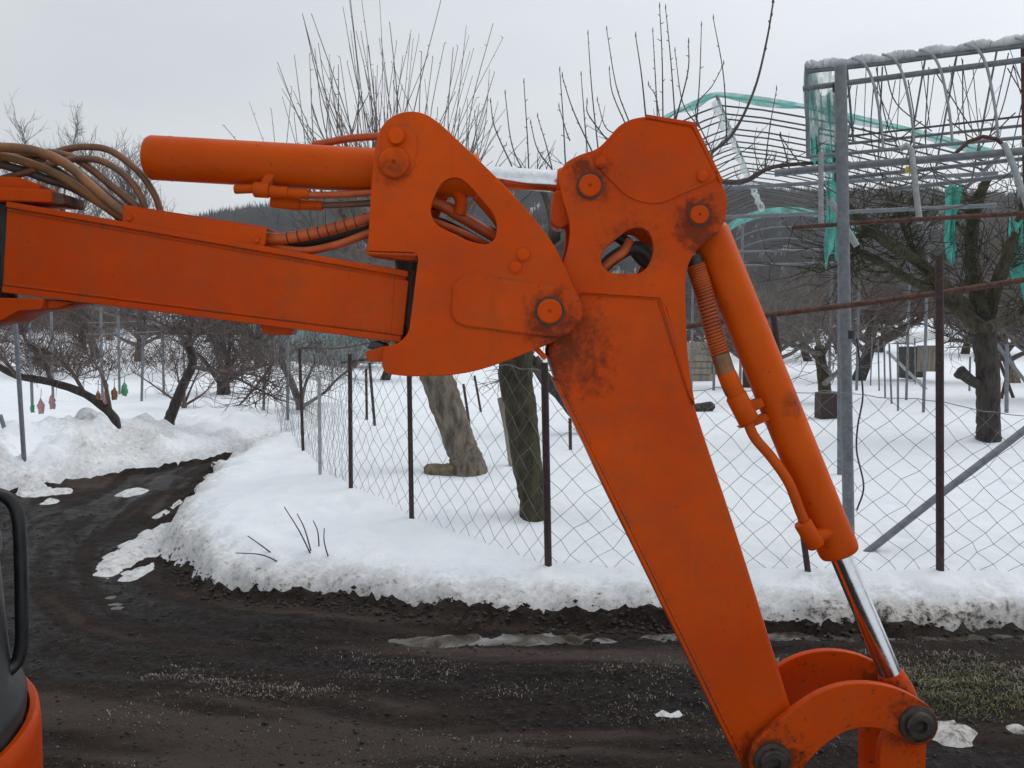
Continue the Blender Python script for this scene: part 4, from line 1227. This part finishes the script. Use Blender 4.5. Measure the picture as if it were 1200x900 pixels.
# ------------------------------------------------------------------ trees
def wob_path(rr, p, d, L_, n, wob, up=0.0):
    pts = [p.copy()]; d = d.normalized()
    for i in range(n):
        d = (d + Vector((rr.gauss(0, wob), rr.gauss(0, wob), rr.gauss(0, wob) + up))).normalized()
        p = p + d * (L_ / n)
        pts.append(p.copy())
    return pts
def taper(r0, r1, n):
    return [r0 + (r1 - r0) * i / (n - 1) for i in range(n)]
def twigs(rr, mb, path, n, lmin, lmax, r, up=0.25, wob=0.18, sub=2, t0=0.15, spread=1.0):
    for k in range(n):
        t = (t0 + (1 - t0) * rr.random()) * (len(path) - 1); i = min(int(t), len(path) - 2)
        p = path[i].lerp(path[i + 1], t - i)
        ax = (path[i + 1] - path[i]).normalized()
        d = Vector((rr.gauss(0, 1), rr.gauss(0, 1), rr.gauss(0, 0.7))).normalized() * spread + ax * 0.6 + Vector((0, 0, up))
        L_ = rr.uniform(lmin, lmax)
        q = wob_path(rr, p, d, L_, 4, wob, up * 0.35)
        mb.tube(q, taper(r, r * 0.35, 5), 3, cap=False)
        for m in range(sub):
            j = rr.randrange(1, 4)
            d2 = (q[j + 1] - q[j]).normalized() + Vector((rr.gauss(0, 0.7), rr.gauss(0, 0.7), rr.gauss(0, 0.5) + up * 0.6))
            q2 = wob_path(rr, q[j], d2, L_ * rr.uniform(0.3, 0.6), 3, wob, up * 0.3)
            mb.tube(q2, taper(r * 0.6, r * 0.28, 4), 3, cap=False)
def shoot(rr, mb, p, tip, r, knob=True):
    mid = p.lerp(tip, 0.5) + Vector((rr.gauss(0, .03), rr.gauss(0, .03), 0))
    pts = spline([p, mid, tip], 4)
    mb.tube(pts, taper(r, r * 0.45, len(pts)), 4, cap=False)
    for k in range(2, len(pts)):          # buds
        if rr.random() < 0.5:
            b_ = pts[k]; e = b_ + Vector((rr.gauss(0, .012), rr.gauss(0, .012), 0.012))
            mb.tube([b_, e], [r * 0.8, r * 0.3], 3, cap=False)

# tree A: leaning pale trunk with a broom of upright shoots
rr = random.Random(101)
b = on(549, 553)
ta = thing('fruit_tree', 'leaning grey-trunked fruit tree with a dense broom of upright shoots', 'tree', b)
Y = b.y
tp = [b - Vector((0, 0, .15)), b + Vector((-0.02, 0, 0.10)), P(537, 515, Y), P(520, 465, Y), P(504, 420, Y - .05), P(478, 360, Y - .1), P(466, 300, Y - .1)]
sp = spline(tp, 9)
obj('trunk', MB().tube(sp, [0.145 + 0.11 * max(0, 1 - i / 14) ** 2 for i in range(len(sp))], 18, jit=0.035), M['bark_grey'], ta)
mb = MB()
top = tp[-1]
heads = []
for (u, v, dy) in ((372, 232, 0.2), (402, 205, -0.5), (440, 190, 0.4), (470, 205, -0.3), (505, 205, 0.5), (535, 215, -0.1), (556, 235, 0.3), (345, 262, 0.4), (455, 240, 0.9), (420, 235, -0.8)):
    e = P(u, v, Y - 0.1 + dy)
    q = spline([top + Vector((0, 0, rr.uniform(-.4, .1))), top.lerp(e, 0.5) + Vector((rr.gauss(0, .08), rr.gauss(0, .08), -0.08)), e], 5)
    mb.tube(q, taper(0.085, 0.026, len(q)), 7)
    twigs(rr, mb, q, 8, 0.3, 0.8, 0.009, 0.5, 0.12, 2, 0.3)
    heads.append(e); heads.append(q[7])
for i in range(130):
    h = rr.choice(heads)
    px = 600 + h.x / h.y * F
    L_ = rr.uniform(0.8, 1.55) * (1.0 - 0.25 * abs(px - 450) / 110)
    out = (px - 455) / 260
    tip = h + Vector((out * L_ * 0.8 + rr.gauss(0, .22), rr.gauss(0, .25), L_))
    shoot(rr, mb, h + Vector((rr.gauss(0, .07), rr.gauss(0, .1), rr.gauss(0, .08))), tip, rr.uniform(0.0038, 0.0062))
for i in range(40):      # drooping side twigs
    h = rr.choice(heads)
    q = wob_path(rr, h, Vector((rr.gauss(0, 1), rr.gauss(0, .6), 0.5)), rr.uniform(.4, .9), 4, 0.15, 0.12)
    mb.tube(q, taper(0.007, 0.003, 5), 3, cap=False)
obj('crown', mb, M['twig_grey'], ta)

# tree B: mossy trunk behind the post, shoots rising over the arm
rr = random.Random(102)
b = on(626, 604)
tb = thing('fruit_tree', 'mossy dark-trunked fruit tree by the fence with tall sparse whip shoots', 'tree', b)
Y = b.y
tp = [b - Vector((0, 0, .15)), b + Vector((0.0, 0, 0.06)), P(618, 545, Y), P(610, 480, Y), P(604, 430, Y), P(612, 370, Y), P(640, 310, Y)]
sp = spline(tp, 9)
obj('trunk', MB().tube(sp, [0.092 + 0.0007 * i + 0.06 * max(0, 1 - i / 13) ** 2 for i in range(len(sp))], 16, jit=0.035), M['bark_moss'], tb)
mb = MB()
top = tp[-1]
limbs = []
for pts in ([(640, 310), (680, 290), (692, 255), (690, 225)], [(640, 310), (650, 270), (640, 230), (622, 205)], [(640, 310), (720, 270), (770, 215), (790, 165)], [(690, 270), (760, 250), (820, 210), (835, 178)],
            [(640, 310), (700, 250), (735, 190), (750, 150)], [(820, 210), (870, 213), (905, 196), (965, 190)], [(612, 370), (580, 330), (560, 300), (540, 280)]):
    q = spline([P(u, v, Y + 0.15 * rr.gauss(0, 1)) for u, v in pts], 5)
    mb.tube(q, taper(0.060 if pts[0] in ((640, 310), (612, 370)) else 0.022, 0.012, len(q)), 7)
    twigs(rr, mb, q, 14, 0.15, 0.45, 0.005, 0.35, 0.2, 2, 0.2)
    limbs.append(q)
for pts in ([(618, 210), (600, 170), (592, 110)], [(620, 208), (618, 160), (614, 97)], [(650, 210), (640, 170), (630, 137)], [(663, 200), (660, 140), (656, 83)], [(695, 180), (672, 130), (659, 90)],
            [(690, 200), (685, 140), (681, 88)], [(702, 185), (694, 110), (689, 40)], [(738, 145), (722, 100), (711, 35)], [(735, 150), (718, 110), (714, 82)], [(758, 150), (752, 90), (745, 43)],
            [(771, 150), (768, 90), (765, 37)], [(777, 150), (776, 70), (773, 8)], [(792, 150), (786, 70), (780, 10)], [(792, 140), (806, 85), (807, 50)], [(816, 150), (820, 90), (822, 30)], [(820, 150), (800, 120), (791, 60)],
            [(852, 170), (848, 90), (836, 22)], [(835, 178), (860, 155), (884, 105), (898, 50), (906, 3)], [(896, 200), (902, 150), (910, 105)], [(835, 180), (815, 130), (835, 100), (848, 75)],
            [(668, 165), (664, 155), (655, 125)], [(716, 170), (690, 135), (688, 120)], [(742, 158), (712, 152), (700, 118)], [(648, 200), (630, 175), (622, 145)], [(600, 195), (580, 150), (575, 120)],
            [(925, 198), (918, 170), (914, 160)], [(780, 200), (770, 120), (760, 100)], [(940, 195), (925, 175), (915, 160)]):
    dy = rr.gauss(0, 0.35)
    q = spline([P(u, v, Y + dy) for u, v in pts], 6)
    r = 0.010 if pts[-1] == (906, 3) else 0.0050
    mb.tube(q, taper(r, r * 0.5, len(q)), 4, cap=False)
    mb.tube([q[-1], q[-1] + Vector((0, 0, 0.03))], [r * 1.0, r * 0.3], 4)
    for k in range(2, len(q) - 1):
        if rr.random() < 0.55:
            mb.tube([q[k], q[k] + Vector((rr.gauss(0, .014), rr.gauss(0, .01), .012))], [r * .8, r * .3], 3, cap=False)
obj('crown', mb, M['twig'], tb)

# tree C: thick trunk at the right with a long limb to the left
rr = random.Random(103)
b = on(1158, 515)
tc = thing('fruit_tree', 'thick dark-trunked fruit tree with a sawn stub and mossy forked limbs', 'tree', b)
Y = b.y
tp = [b - Vector((0, 0, .15)), b + Vector((0, 0, 0.05)), P(1158, 470, Y), P(1157, 425, Y), P(1153, 395, Y), P(1152, 370, Y)]
sp = spline(tp, 9)
obj('trunk', MB().tube(sp, [0.13 + 0.07 * max(0, 1 - i / 13) ** 2 for i in range(len(sp))], 16, jit=0.03), M['bark'], tc)
obj('stub', MB().tube([P(1152, 452, Y), P(1138, 446, Y - .05), P(1126, 436, Y - .08), P(1122, 441, Y - .1)], [0.07, 0.06, 0.075, 0.05], 10), M['bark'], tc)
mb = MB()
for pts, r0, r1 in (([(1152, 385), (1120, 350), (1080, 310), (1040, 285), (1008, 255), (990, 236)], 0.10, 0.03), ([(1150, 385), (1100, 345), (1060, 325), (1020, 300), (985, 290)], 0.08, 0.02), ([(1152, 380), (1142, 330), (1138, 280), (1146, 235), (1158, 208)], 0.10, 0.05),
                    ([(1155, 380), (1168, 335), (1180, 300), (1196, 255), (1205, 210)], 0.09, 0.03), ([(1155, 385), (1190, 370), (1230, 350), (1280, 330)], 0.08, 0.03), ([(1080, 310), (1060, 270), (1050, 240)], 0.04, 0.012),
                    ([(1040, 285), (1015, 262), (1000, 300), (960, 320)], 0.03, 0.01)):
    q = spline([P(u, v, Y + rr.gauss(0, .25)) for u, v in pts], 5)
    mb.tube(q, [r * rr.uniform(0.88, 1.15) for r in taper(r0, r1, len(q))], 8)
    twigs(rr, mb, q, 46, 0.25, 1.0, 0.009, 0.15, 0.25, 4, 0.1)
obj('crown', mb, M['bark_moss'], tc)

def px_tree(name, label, base_px, trunk_px, limbs_px, rt, rl, ntw, mat_t, mat_c, seed, lmin=.2, lmax=.7, tr=0.008, sub=3, up=0.2):
    rr = random.Random(seed)
    b = on(*base_px)
    t = thing(name, label, 'tree', b)
    Y = b.y
    tp = [b - Vector((0, 0, .15)), b + Vector((0, 0, .02))] + [P(u, v, Y) for u, v in trunk_px]
    sp = spline(tp, 4)
    obj('trunk', MB().tube(sp, taper(rt * 1.15, rt * 0.75, len(sp)), 10, jit=0.05), M[mat_t], t)
    mb = MB()
    for pts in limbs_px:
        q = spline([P(u, v, Y + rr.gauss(0, .25)) for u, v in pts], 5)
        mb.tube(q, taper(rl, rl * 0.25, len(q)), 6)
        twigs(rr, mb, q, ntw, lmin, lmax, tr, up, 0.25, sub, 0.15)
    obj('crown', mb, M[mat_c], t)
    return t
px_tree('fruit_tree', 'crooked dark fruit tree leaning left out of the ploughed snow bank', (136, 503), [(130, 485), (100, 462), (60, 448), (20, 440), (-10, 425)],
        [[(60, 448), (50, 420), (30, 400), (25, 380)], [(20, 440), (0, 420), (-30, 410)], [(130, 485), (120, 440), (100, 410), (90, 385)], [(100, 462), (80, 430), (62, 415), (40, 405)], [(-10, 425), (-40, 400), (-60, 380)]],
        0.048, 0.026, 34, 'bark', 'twig_brown', 201)
px_tree('fruit_tree', 'dark fruit tree with curved trunk and low spreading branches on the snow bank', (198, 499), [(203, 480), (215, 450), (226, 425), (220, 400)],
        [[(226, 430), (260, 435), (300, 440), (330, 455)], [(220, 400), (200, 385), (170, 372), (140, 370)], [(220, 405), (240, 385), (265, 372), (290, 368)], [(226, 430), (270, 440), (300, 455), (330, 470)], [(222, 400), (225, 380), (220, 365)]],
        0.065, 0.028, 44, 'bark', 'twig_brown', 202)
px_tree('fruit_tree', 'multi-stemmed fruit tree standing in open snow beyond the bank', (262, 462), [(262, 452), (262, 445)],
        [[(262, 455), (245, 430), (232, 415), (215, 405)], [(262, 450), (272, 425), (290, 405), (310, 390)], [(262, 452), (258, 425), (250, 400), (240, 385)], [(262, 450), (285, 435), (310, 428), (335, 420)], [(262, 450), (268, 415), (270, 390)]],
        0.12, 0.06, 40, 'bark', 'twig', 203, .3, 1.1)
px_tree('young_fruit_tree', 'slender reddish many-stemmed young tree with a pink base wrap', (216, 478), [(216, 470)],
        [[(216, 476), (208, 440), (200, 405)], [(216, 476), (216, 435), (214, 395)], [(216, 474), (228, 445), (240, 420)], [(214, 476), (185, 455), (155, 435)], [(218, 474), (240, 460), (255, 440)]],
        0.04, 0.022, 14, 'twig_brown', 'twig_brown', 204, .15, .6, 0.006, 2)
px_tree('fruit_tree', 'two-stemmed small tree just outside the fence end', (352, 480), [(350, 470), (338, 440), (325, 415)],
        [[(352, 478), (358, 450), (368, 425), (372, 400)], [(325, 415), (300, 400), (270, 398)], [(338, 440), (345, 410), (400, 408), (450, 398)], [(352, 478), (380, 460), (400, 440), (430, 420)], [(325, 415), (310, 440), (285, 470), (262, 492)]],
        0.06, 0.03, 26, 'bark', 'twig', 205, .15, .6, 0.006)
px_tree('fruit_tree', 'fruit tree rising from a rusty steel collar in the snow', (968, 472), [(966, 450), (962, 425), (960, 405)],
        [[(962, 425), (945, 405), (930, 385), (905, 370)], [(962, 420), (975, 395), (985, 375), (1000, 350)], [(960, 405), (950, 370), (940, 345)], [(962, 415), (920, 400), (890, 380), (870, 350)], [(966, 450), (985, 430), (985, 400)]],
        0.11, 0.05, 44, 'bark_moss', 'twig_grey', 206, .3, 1.2, 0.009)
px_tree('fruit_tree', 'blackish slanting limb tree behind the mossy trunk by the fence', (688, 508), [(680, 490), (660, 465), (640, 445), (625, 420)],
        [[(640, 445), (620, 430), (600, 440)], [(660, 465), (690, 440), (700, 400)], [(625, 420), (590, 400), (560, 390)]], 0.10, 0.04, 20, 'bark', 'twig', 207)

# orchard trees farther off: a few individuals, copied
def orchard_tree(seed, H, spread, dens, mt, mc):
    rr = random.Random(seed)
    root = bpy.data.objects.new('orchard_tree', None)
    COL.objects.link(root)
    tr = MB(); cr = MB()
    h0 = H * 0.28
    path = wob_path(rr, Vector((0, 0, -0.2)), Vector((rr.gauss(0, .12), rr.gauss(0, .12), 1)), h0 + .2, 5, 0.10)
    tr.tube(path, taper(0.17, 0.11, 6), 9)
    for k in range(7):
        an = k / 7 * 6.28 + rr.gauss(0, .3)
        d = Vector((math.cos(an), math.sin(an), rr.uniform(0.35, 1.1)))
        q = wob_path(rr, path[-1 - (k % 2)], d, spread * rr.uniform(0.75, 1.15), 7, 0.16, 0.02)
        cr.tube(q, taper(0.075, 0.016, 8), 5)
        for m in range(5):
            i = rr.randrange(2, 7)
            d2 = Vector((rr.gauss(0, 1), rr.gauss(0, 1), rr.uniform(0.0, 1.0)))
            q2 = wob_path(rr, q[i], d2, spread * rr.uniform(0.3, 0.6), 5, 0.2, 0.05)
            cr.tube(q2, taper(0.026, 0.008, 6), 4)
            twigs(rr, cr, q2, dens, 0.3, 0.9, 0.0085, 0.3, 0.22, 3, 0.1)
        twigs(rr, cr, q, dens, 0.3, 1.0, 0.009, 0.5, 0.2, 3, 0.3)
    o1 = link('trunk', tr.mesh('trunk'), M[mt], root, loc=(0, 0, 0)); o2 = link('crown', cr.mesh('crown', False), M[mc], root, loc=(0, 0, 0))
    return root
protos = [orchard_tree(301, 3.0, 1.9, 11, 'bark', 'twig_grey'), orchard_tree(302, 2.6, 2.2, 11, 'bark_moss', 'twig_grey'), orchard_tree(303, 3.2, 1.7, 12, 'bark', 'twig_brown'), orchard_tree(304, 2.8, 2.0, 12, 'bark_grey', 'twig')]
used = [False] * 4
def place(i, x, y, sc, rz, label, group):
    pr = protos[i]
    if not used[i]:
        o = pr; used[i] = True
    else:
        o = pr.copy(); COL.objects.link(o)
        for ch in list(pr.children):
            c = ch.copy(); COL.objects.link(c); c.parent = o; c.location = (0, 0, 0)
    o.location = (x, y, sh(x, y)); o.rotation_euler = (0, 0, rz); o.scale = (sc,) * 3
    o['label'] = label; o['category'] = 'tree'; o['group'] = group
rr = random.Random(55)
right_spots = [(880, 455), (915, 440), (1000, 447), (1190, 450), (1230, 470), (900, 428), (950, 430), (985, 425), (1030, 424), (1130, 425), (1160, 427), (1205, 425),
               (860, 420), (930, 417), (1010, 415), (1060, 414), (1140, 415), (1185, 413), (840, 440), (790, 430), (740, 425), (690, 430), (890, 412), (970, 411), (1100, 411), (1240, 415)]
for k, (u, v) in enumerate(right_spots):
    q = G(u, v, 0.25)
    if q.y > 70:
        continue
    sc = rr.uniform(0.85, 1.2) * (1 + max(0, q.y - 30) * 0.012)
    place(k % 4, q.x, q.y, sc, rr.random() * 6.28, ('dark-trunked bare tree with grey twigs in the fenced orchard', 'low spreading bare tree with mossy trunk in the fenced orchard', 'brown-twigged dark-trunked bare tree in the fenced orchard', 'pale-trunked bare tree with dark twigs in the fenced orchard')[k % 4], 'bare trees in the fenced orchard')
left_spots = [(-3.2, 21), (-6.5, 22), (-8.2, 24.5), (-10.5, 24), (-12.5, 26), (-14.2, 28), (-5.0, 26.5), (-9.5, 30), (-11.5, 32), (-15.5, 33), (-7.0, 33), (-13, 37), (-18, 38), (-4.2, 31), (-10, 39), (-20, 43), (-16, 44), (-6, 41), (-12.5, 46), (-23, 44)]
for k, (x, y) in enumerate(left_spots):
    place((k + 2) % 4, x, y, rr.uniform(0.7, 1.05), rr.random() * 6.28, ('dark-trunked bare tree with grey twigs on the slope across the lane', 'low spreading bare tree with mossy trunk on the slope across the lane', 'brown-twigged dark-trunked bare tree on the slope across the lane', 'pale-trunked bare tree with dark twigs on the slope across the lane')[(k + 2) % 4], 'bare trees on the slope across the lane')

# tall bare trees whose tops show above the hoses
def tall_tree(x, y, H, seed, label):
    rr = random.Random(seed)
    z0 = sh(x, y)
    t = thing('tall_tree', label, 'tree', (x, y, z0))
    path = wob_path(rr, Vector((x, y, z0 - .3)), Vector((0, 0, 1)), H * 0.55, 6, 0.05)
    obj('trunk', MB().tube(path, taper(0.22, 0.11, 7), 9), M['bark'], t)
    mb = MB()
    for k in range(16):
        i = rr.randrange(3, 7)
        q = wob_path(rr, path[i], Vector((rr.gauss(0, .6), rr.gauss(0, .6), 1.0)), H * rr.uniform(0.25, 0.5), 6, 0.12, 0.1)
        mb.tube(q, taper(0.06, 0.015, 7), 5)
        twigs(rr, mb, q, 42, 0.4, 1.5, 0.013, 0.5, 0.2, 4, 0.2)
    obj('crown', mb, M['twig_grey'], t)
tall_tree(-20.2, 38, 11.4, 71, 'tall bare tree rising above the hoses in front of the sky')
tall_tree(-15.6, 36, 8.0, 72, 'shorter bare tree with fine twigs seen over the boom')

# stems poking out of the snow by the road bend
rr = random.Random(77)
b = on(372, 648)
ws = thing('weed_stems', 'bare brown stems poking from the snow near the road bend', 'plant', b)
for (u0, v0, u1, v1) in ((367, 648, 333, 594), (366, 645, 348, 602), (374, 640, 367, 610), (386, 650, 380, 619), (337, 657, 276, 648), (328, 648, 290, 628)):
    a = on(u0, v0); e = P(u1, v1, a.y - 0.03)
    obj('stem', MB().tube(spline([a - Vector((0, 0, .04)), a.lerp(e, .5) + Vector((rr.gauss(0, .012), 0, rr.gauss(0, .008))), e], 4), taper(0.005, 0.0028, 9), 5), M['twig'], ws)

# mossy log and cut stump by the leaning tree
b = on(514, 556)
lg = MB().tube(spline([P(499, 553, b.y - .05), P(508, 551, b.y), P(520, 552, b.y + .03), P(531, 550, b.y + .06)], 4), [0.03] + [0.062] * 11 + [0.04], 12, jit=0.07)
lone('log', 'short mossy log lying beside the leaning trunk', 'log', lg, 'log', b)
b = on(970, 490)
pl = MB(); 
for y0 in (0.0,):
    pl.box((b.x, b.y, b.z + 0.16), (0.30, 0.28, 0.42))
pb_ = obj('steel_collar', pl, M['rust_dark'], bevel=0.01)
tag(pb_, 'rusty square steel collar around an orchard trunk', 'collar')
# leaning grey prop beside the mossy trunk
b = on(602, 545)
lone('prop_plank', 'weathered grey plank leaning beside the mossy trunk', 'plank', MB().tube([b - Vector((0, 0, .1)), P(594, 500, b.y), P(586, 466, b.y)], [.035, .035, .03], 5), 'wood', b)

# orchard stakes and props
rr = random.Random(88)
def stake(u, v, ut, vt, r, mat, label, group, name='stake'):
    b = on(u, v); t = P(ut, vt, b.y)
    tag(obj(name, MB().tube([b - Vector((0, 0, .25)), t], r, 8), M[mat]), label, 'stake', group)
for u, v, ut, vt in ((1053, 482, 1052, 400), (1046, 473, 1042, 402), (1038, 467, 1036, 400), (1031, 458, 1029, 398), (1073, 450, 1072, 396), (1020, 452, 1022, 395)):
    stake(u, v, ut, vt, 0.017, 'galv', 'thin galvanised stake in the row beside the small shed', 'galvanised stakes by the shed')
stake(1180, 484, 1180, 404, 0.03, 'galv', 'upright steel stake under the slanting galvanised strut', None)
stake(1136, 458, 1137, 418, 0.022, 'galv', 'short steel stake near the sawn stub of the thick tree', None)
b = on(1185, 480)
lone('strut', 'galvanised strut slanting down across the orchard to the snow', 'pipe', MB().tube([P(1110, 330, b.y), P(1200, 445, b.y), P(1240, 496, b.y)], 0.03, 8), 'galv', b)
b = on(1172, 467); c = on(1190, 466)
tr_ = thing('trestle', 'small reddish crossed-leg trestle standing in the orchard snow', 'trestle', b)
mk_pipe('leg', b - Vector((0, 0, .1)), P(1184, 425, b.y), 0.03, 'rust', tr_); mk_pipe('leg', c - Vector((0, 0, .1)), P(1170, 420, b.y + .07), 0.03, 'rust', tr_)
b = on(1088, 456)
lone('plank', 'long plank slanting down to the snow in front of the small shed', 'plank', MB().tube([b - Vector((0, 0, .05)), P(1040, 412, b.y - .2)], 0.035, 5), 'galv_light', b)
for k, (u, v, ut, vt) in enumerate(((553, 495, 543, 450), (567, 483, 556, 440), (441, 500, 433, 425), (430, 492, 429, 432), (669, 527, 668, 490))):
    stake(u, v, ut, vt, 0.018, 'rust_dark', 'thin dark stake leaning in the snow behind the chain-link fence', 'dark stakes behind the fence')
for u, v, ut, vt in ((28, 508, 17, 362), (38, 480, 34, 362), (62, 470, 60, 365), (120, 470, 118, 360), (140, 462, 138, 352), (165, 470, 168, 395), (192, 462, 190, 372), (308, 482, 310, 440), (337, 492, 337, 400), (12, 512, 0, 486)):
    stake(u, v, ut, vt, 0.022, 'galv', 'thin grey trellis pole on the slope across the lane', 'trellis poles across the lane')
rr = random.Random(5)
for k, (u0, v0, u1, v1, d) in enumerate(((85, 392, 190, 388, 17), (90, 378, 175, 376, 18), (150, 368, 215, 366, 18))):
    o = obj('trellis_wire', MB().tube([P(u0, v0, d), P((u0 + u1) / 2, (v0 + v1) / 2 + 1, d), P(u1, v1, d)], 0.01, 5), M['galv'])
    tag(o, 'horizontal trellis wire strung between poles across the lane', 'wire', 'trellis wires across the lane')

# small shed with a snow-laden roof
b = on(1079, 447)
sd_ = thing('garden_shed', 'small weathered timber shed under thick roof snow', 'shed', b)
w, h, dp = 0.66, 0.72, 0.9
for k in range(7):
    obj('board', MB().box((b.x - 0.12 + (k + .5) * w / 7 , b.y, b.z + h / 2 + .22), (w / 7 - 0.008, 0.03, h - 0.06)), M['wood'], sd_)
obj('side_wall', MB().box((b.x - 0.14 - 0.02, b.y + dp / 2, b.z + h / 2 + .1), (0.04, dp, h + 0.1)), M['dark_wood'], sd_)
obj('back_wall', MB().box((b.x + 0.2, b.y + dp, b.z + h / 2 + .1), (w, 0.04, h + 0.1)), M['dark_wood'], sd_)
for dx in (-0.14, 0.55):
    obj('corner_post', MB().box((b.x + dx, b.y + .02, b.z + .22), (0.05, 0.05, 0.55)), M['dark_wood'], sd_)
rows = []
rr = random.Random(6)
for i in range(9):
    rows.append([(b.x - 0.34 + j * 0.14, b.y - 0.12 + i * 0.15, b.z + 0.94 + j * 0.035 + 0.20 * math.sin(max(0.02, min(i, 8 - i)) / 4 * 1.57) ** 0.5 * math.sin(max(.05, min(j, 9 - j)) / 4.5 * 1.57) ** 0.5 + rr.uniform(-.012, .012)) for j in range(10)])
obj('snow_load', MB().quadstrip(rows).quadstrip([[(q[0], q[1], b.z + 0.935 + (q[0] - b.x + .34) * .25) for q in r] for r in rows]), M['snow_cap'], sd_)

# house wall fragment behind the orchard, seen between arm and cylinder: stacked boards
b = on(812, 447)
fs = thing('board_stack', 'stack of weathered grey boards far behind the fence', 'boards', b)
for k in range(6):
    obj('board', MB().box((b.x - 0.1 - 0.03 * (k % 2), b.y + 0.3, b.z + 0.08 + k * 0.165), (1.3 - 0.05 * (k % 3), 0.30 + 0.05 * (k % 2), 0.155)), M['wood'], fs, bevel=0.012)
b = on(826, 482)
lone('log', 'dark fallen log lying on the snow behind the fence', 'log', MB().tube(spline([P(806, 484, b.y), P(818, 479, b.y), P(836, 476, b.y + .1)], 5), [.05] + [.085] * 9 + [.05], 10, jit=.06), 'bark', b)

# white-roofed shed and teal tunnel across the lane
q = P(225, 372, 36)
hs = thing('long_shed', 'long low shed with a white ribbed sheet roof across the lane', 'shed', (q.x, q.y, sh(q.x, q.y)))
for k in range(16):
    x = q.x - 2.0 + k * 0.27
    obj('roof_sheet', MB().box((x, 36.6, q.z + 0.02), (0.255, 1.6, 0.05), Matrix.Rotation(R(24), 3, 'X')), M['sheet_roof'], hs)
zb = sh(q.x, q.y)
obj('wall', MB().box((q.x + 0.05, 37.0, (zb + q.z - 0.3) / 2), (4.1, 1.2, max(0.3, q.z - 0.3 - zb) + .4)), M['dark_wood'], hs)
b = P(360, 410, 26)
z0 = sh(b.x, b.y)
tt = thing('low_tunnel', 'low teal netting tunnel standing across the lane behind twigs', 'tunnel', (b.x, b.y, z0))
rows = []
rr = random.Random(66)
ztop = P(360, 368, 26).z - z0
for i in range(17):
    x = P(285 + i * 11, 400, 26).x
    rows.append([(x + rr.uniform(-.05, .05), b.y + 0.9 - 0.9 * math.cos(math.pi * k / 10), z0 + ztop * math.sin(math.pi * k / 10) ** 0.6 + rr.uniform(-.05, .05)) for k in range(11)])
M['teal_dull'] = netting('dull_teal_sheet', (0.16, 0.26, 0.25), (0.26, 0.36, 0.35), 0.85)
obj('cover', MB().quadstrip(rows), M['teal_dull'], tt)
for i in range(0, 17, 4):
    obj('hoop', MB().tube([Vector(q_) + Vector((0, 0, .02)) for q_ in rows[i]], 0.02, 6), M['galv'], tt)

# coloured plastic bags tied low in the trees across the lane
def bag(u, v, h, col, label, seed):
    rr = random.Random(seed)
    Y = on(136, 503).y
    c = P(u, v, Y); r = h * 0.22
    mb = MB(); n = 9; rings = []
    for j in range(8):
        t = j / 7
        w = r * (0.18 + 1.0 * math.sin(min(1, t * 1.15) * 2.4) ** 0.9 if t > 0.02 else 0.15)
        rings.append([c + Vector((math.cos(6.283 * k / n) * w * rr.uniform(.6, 1.25), math.sin(6.283 * k / n) * w * rr.uniform(.6, 1.25), h * (0.5 - t) + rr.uniform(-.01, .01))) for k in range(n)])
        rings[-1].append(rings[-1][0])
    mb.quadstrip(rings)
    mb.tube([c + Vector((0, 0, h * 0.45)), c + Vector((0.01, 0, h * 0.45 + 0.12))], 0.004, 4)
    tag(obj('plastic_bag', mb, M['bag_' + col], angle=180), label, 'bag')
bag(48, 476, .17, 'pink', 'pink plastic bag tied by the crooked left-leaning tree', 1)
bag(61, 471, .16, 'pink', 'pink plastic ribbon hanging beside the curved trunk', 2)
bag(38, 478, .10, 'green', 'green plastic scrap low on the crooked trunk', 3)
bag(115, 464, .12, 'amber', 'rust coloured bag under the low spreading branches', 4)
bag(134, 461, .14, 'amber', 'larger rust coloured bag next to the pink one', 5)
bag(124, 465, .16, 'pink', 'pink bag between the two rust coloured bags', 6)
bag(146, 456, .15, 'green', 'green strap under the spreading branch tips', 7)

# thicket on the slope across the lane
rr = random.Random(91)
mb = MB()
for c in range(270):
    y = 17.5 + 40 * rr.random() ** 1.2
    x = y * rr.uniform(-0.64, -0.20)
    if float(fbm(np.array([x * 0.22]), np.array([y * 0.30]), 3)[0]) < 0.10 - (y - 24) * 0.016:
        continue
    if -0.435 < x / y < -0.31 and y > 21:
        continue
    z = sh(x, y)
    H = rr.uniform(0.7, 1.7) * (0.8 + y / 70)
    for k in range(95):
        a = rr.random() * 6.28; q = rr.random() ** 0.5 * H * 0.7
        p = Vector((x + math.cos(a) * q * 0.5, y + math.sin(a) * q * 0.5, z + rr.random() * H * 0.35))
        e = p + Vector((math.cos(a) * q * 0.7 + rr.gauss(0, .15), math.sin(a) * q * 0.7 + rr.gauss(0, .15), H * rr.uniform(0.15, 0.65)))
        r = rr.uniform(0.006, 0.014) * (y / 34)
        mb.tube([p, e], [r, r * 0.4], 3, cap=False)
tag(obj('thicket', mb, M['twig_brown'], smooth=False, kind='stuff'), 'dense brown brushwood covering the slope across the lane', 'thicket')

# damp winter air
hz = MB().box((0, 190, 40), (960, 560, 83))
ho = obj('haze', hz, None, smooth=False, kind='stuff')
tag(ho, 'thin grey winter haze over the whole valley', 'haze')
hm = bpy.data.materials.new('haze'); hm.use_nodes = True
nt = hm.node_tree
for n in list(nt.nodes):
    nt.nodes.remove(n)
o_ = nt.nodes.new('ShaderNodeOutputMaterial'); pv = nt.nodes.new('ShaderNodeVolumePrincipled')
pv.inputs['Color'].default_value = (0.86, 0.89, 0.93, 1)
pv.inputs['Density'].default_value = 0.0006
nt.links.new(pv.outputs['Volume'], o_.inputs['Volume'])
ho.data.materials.append(hm)
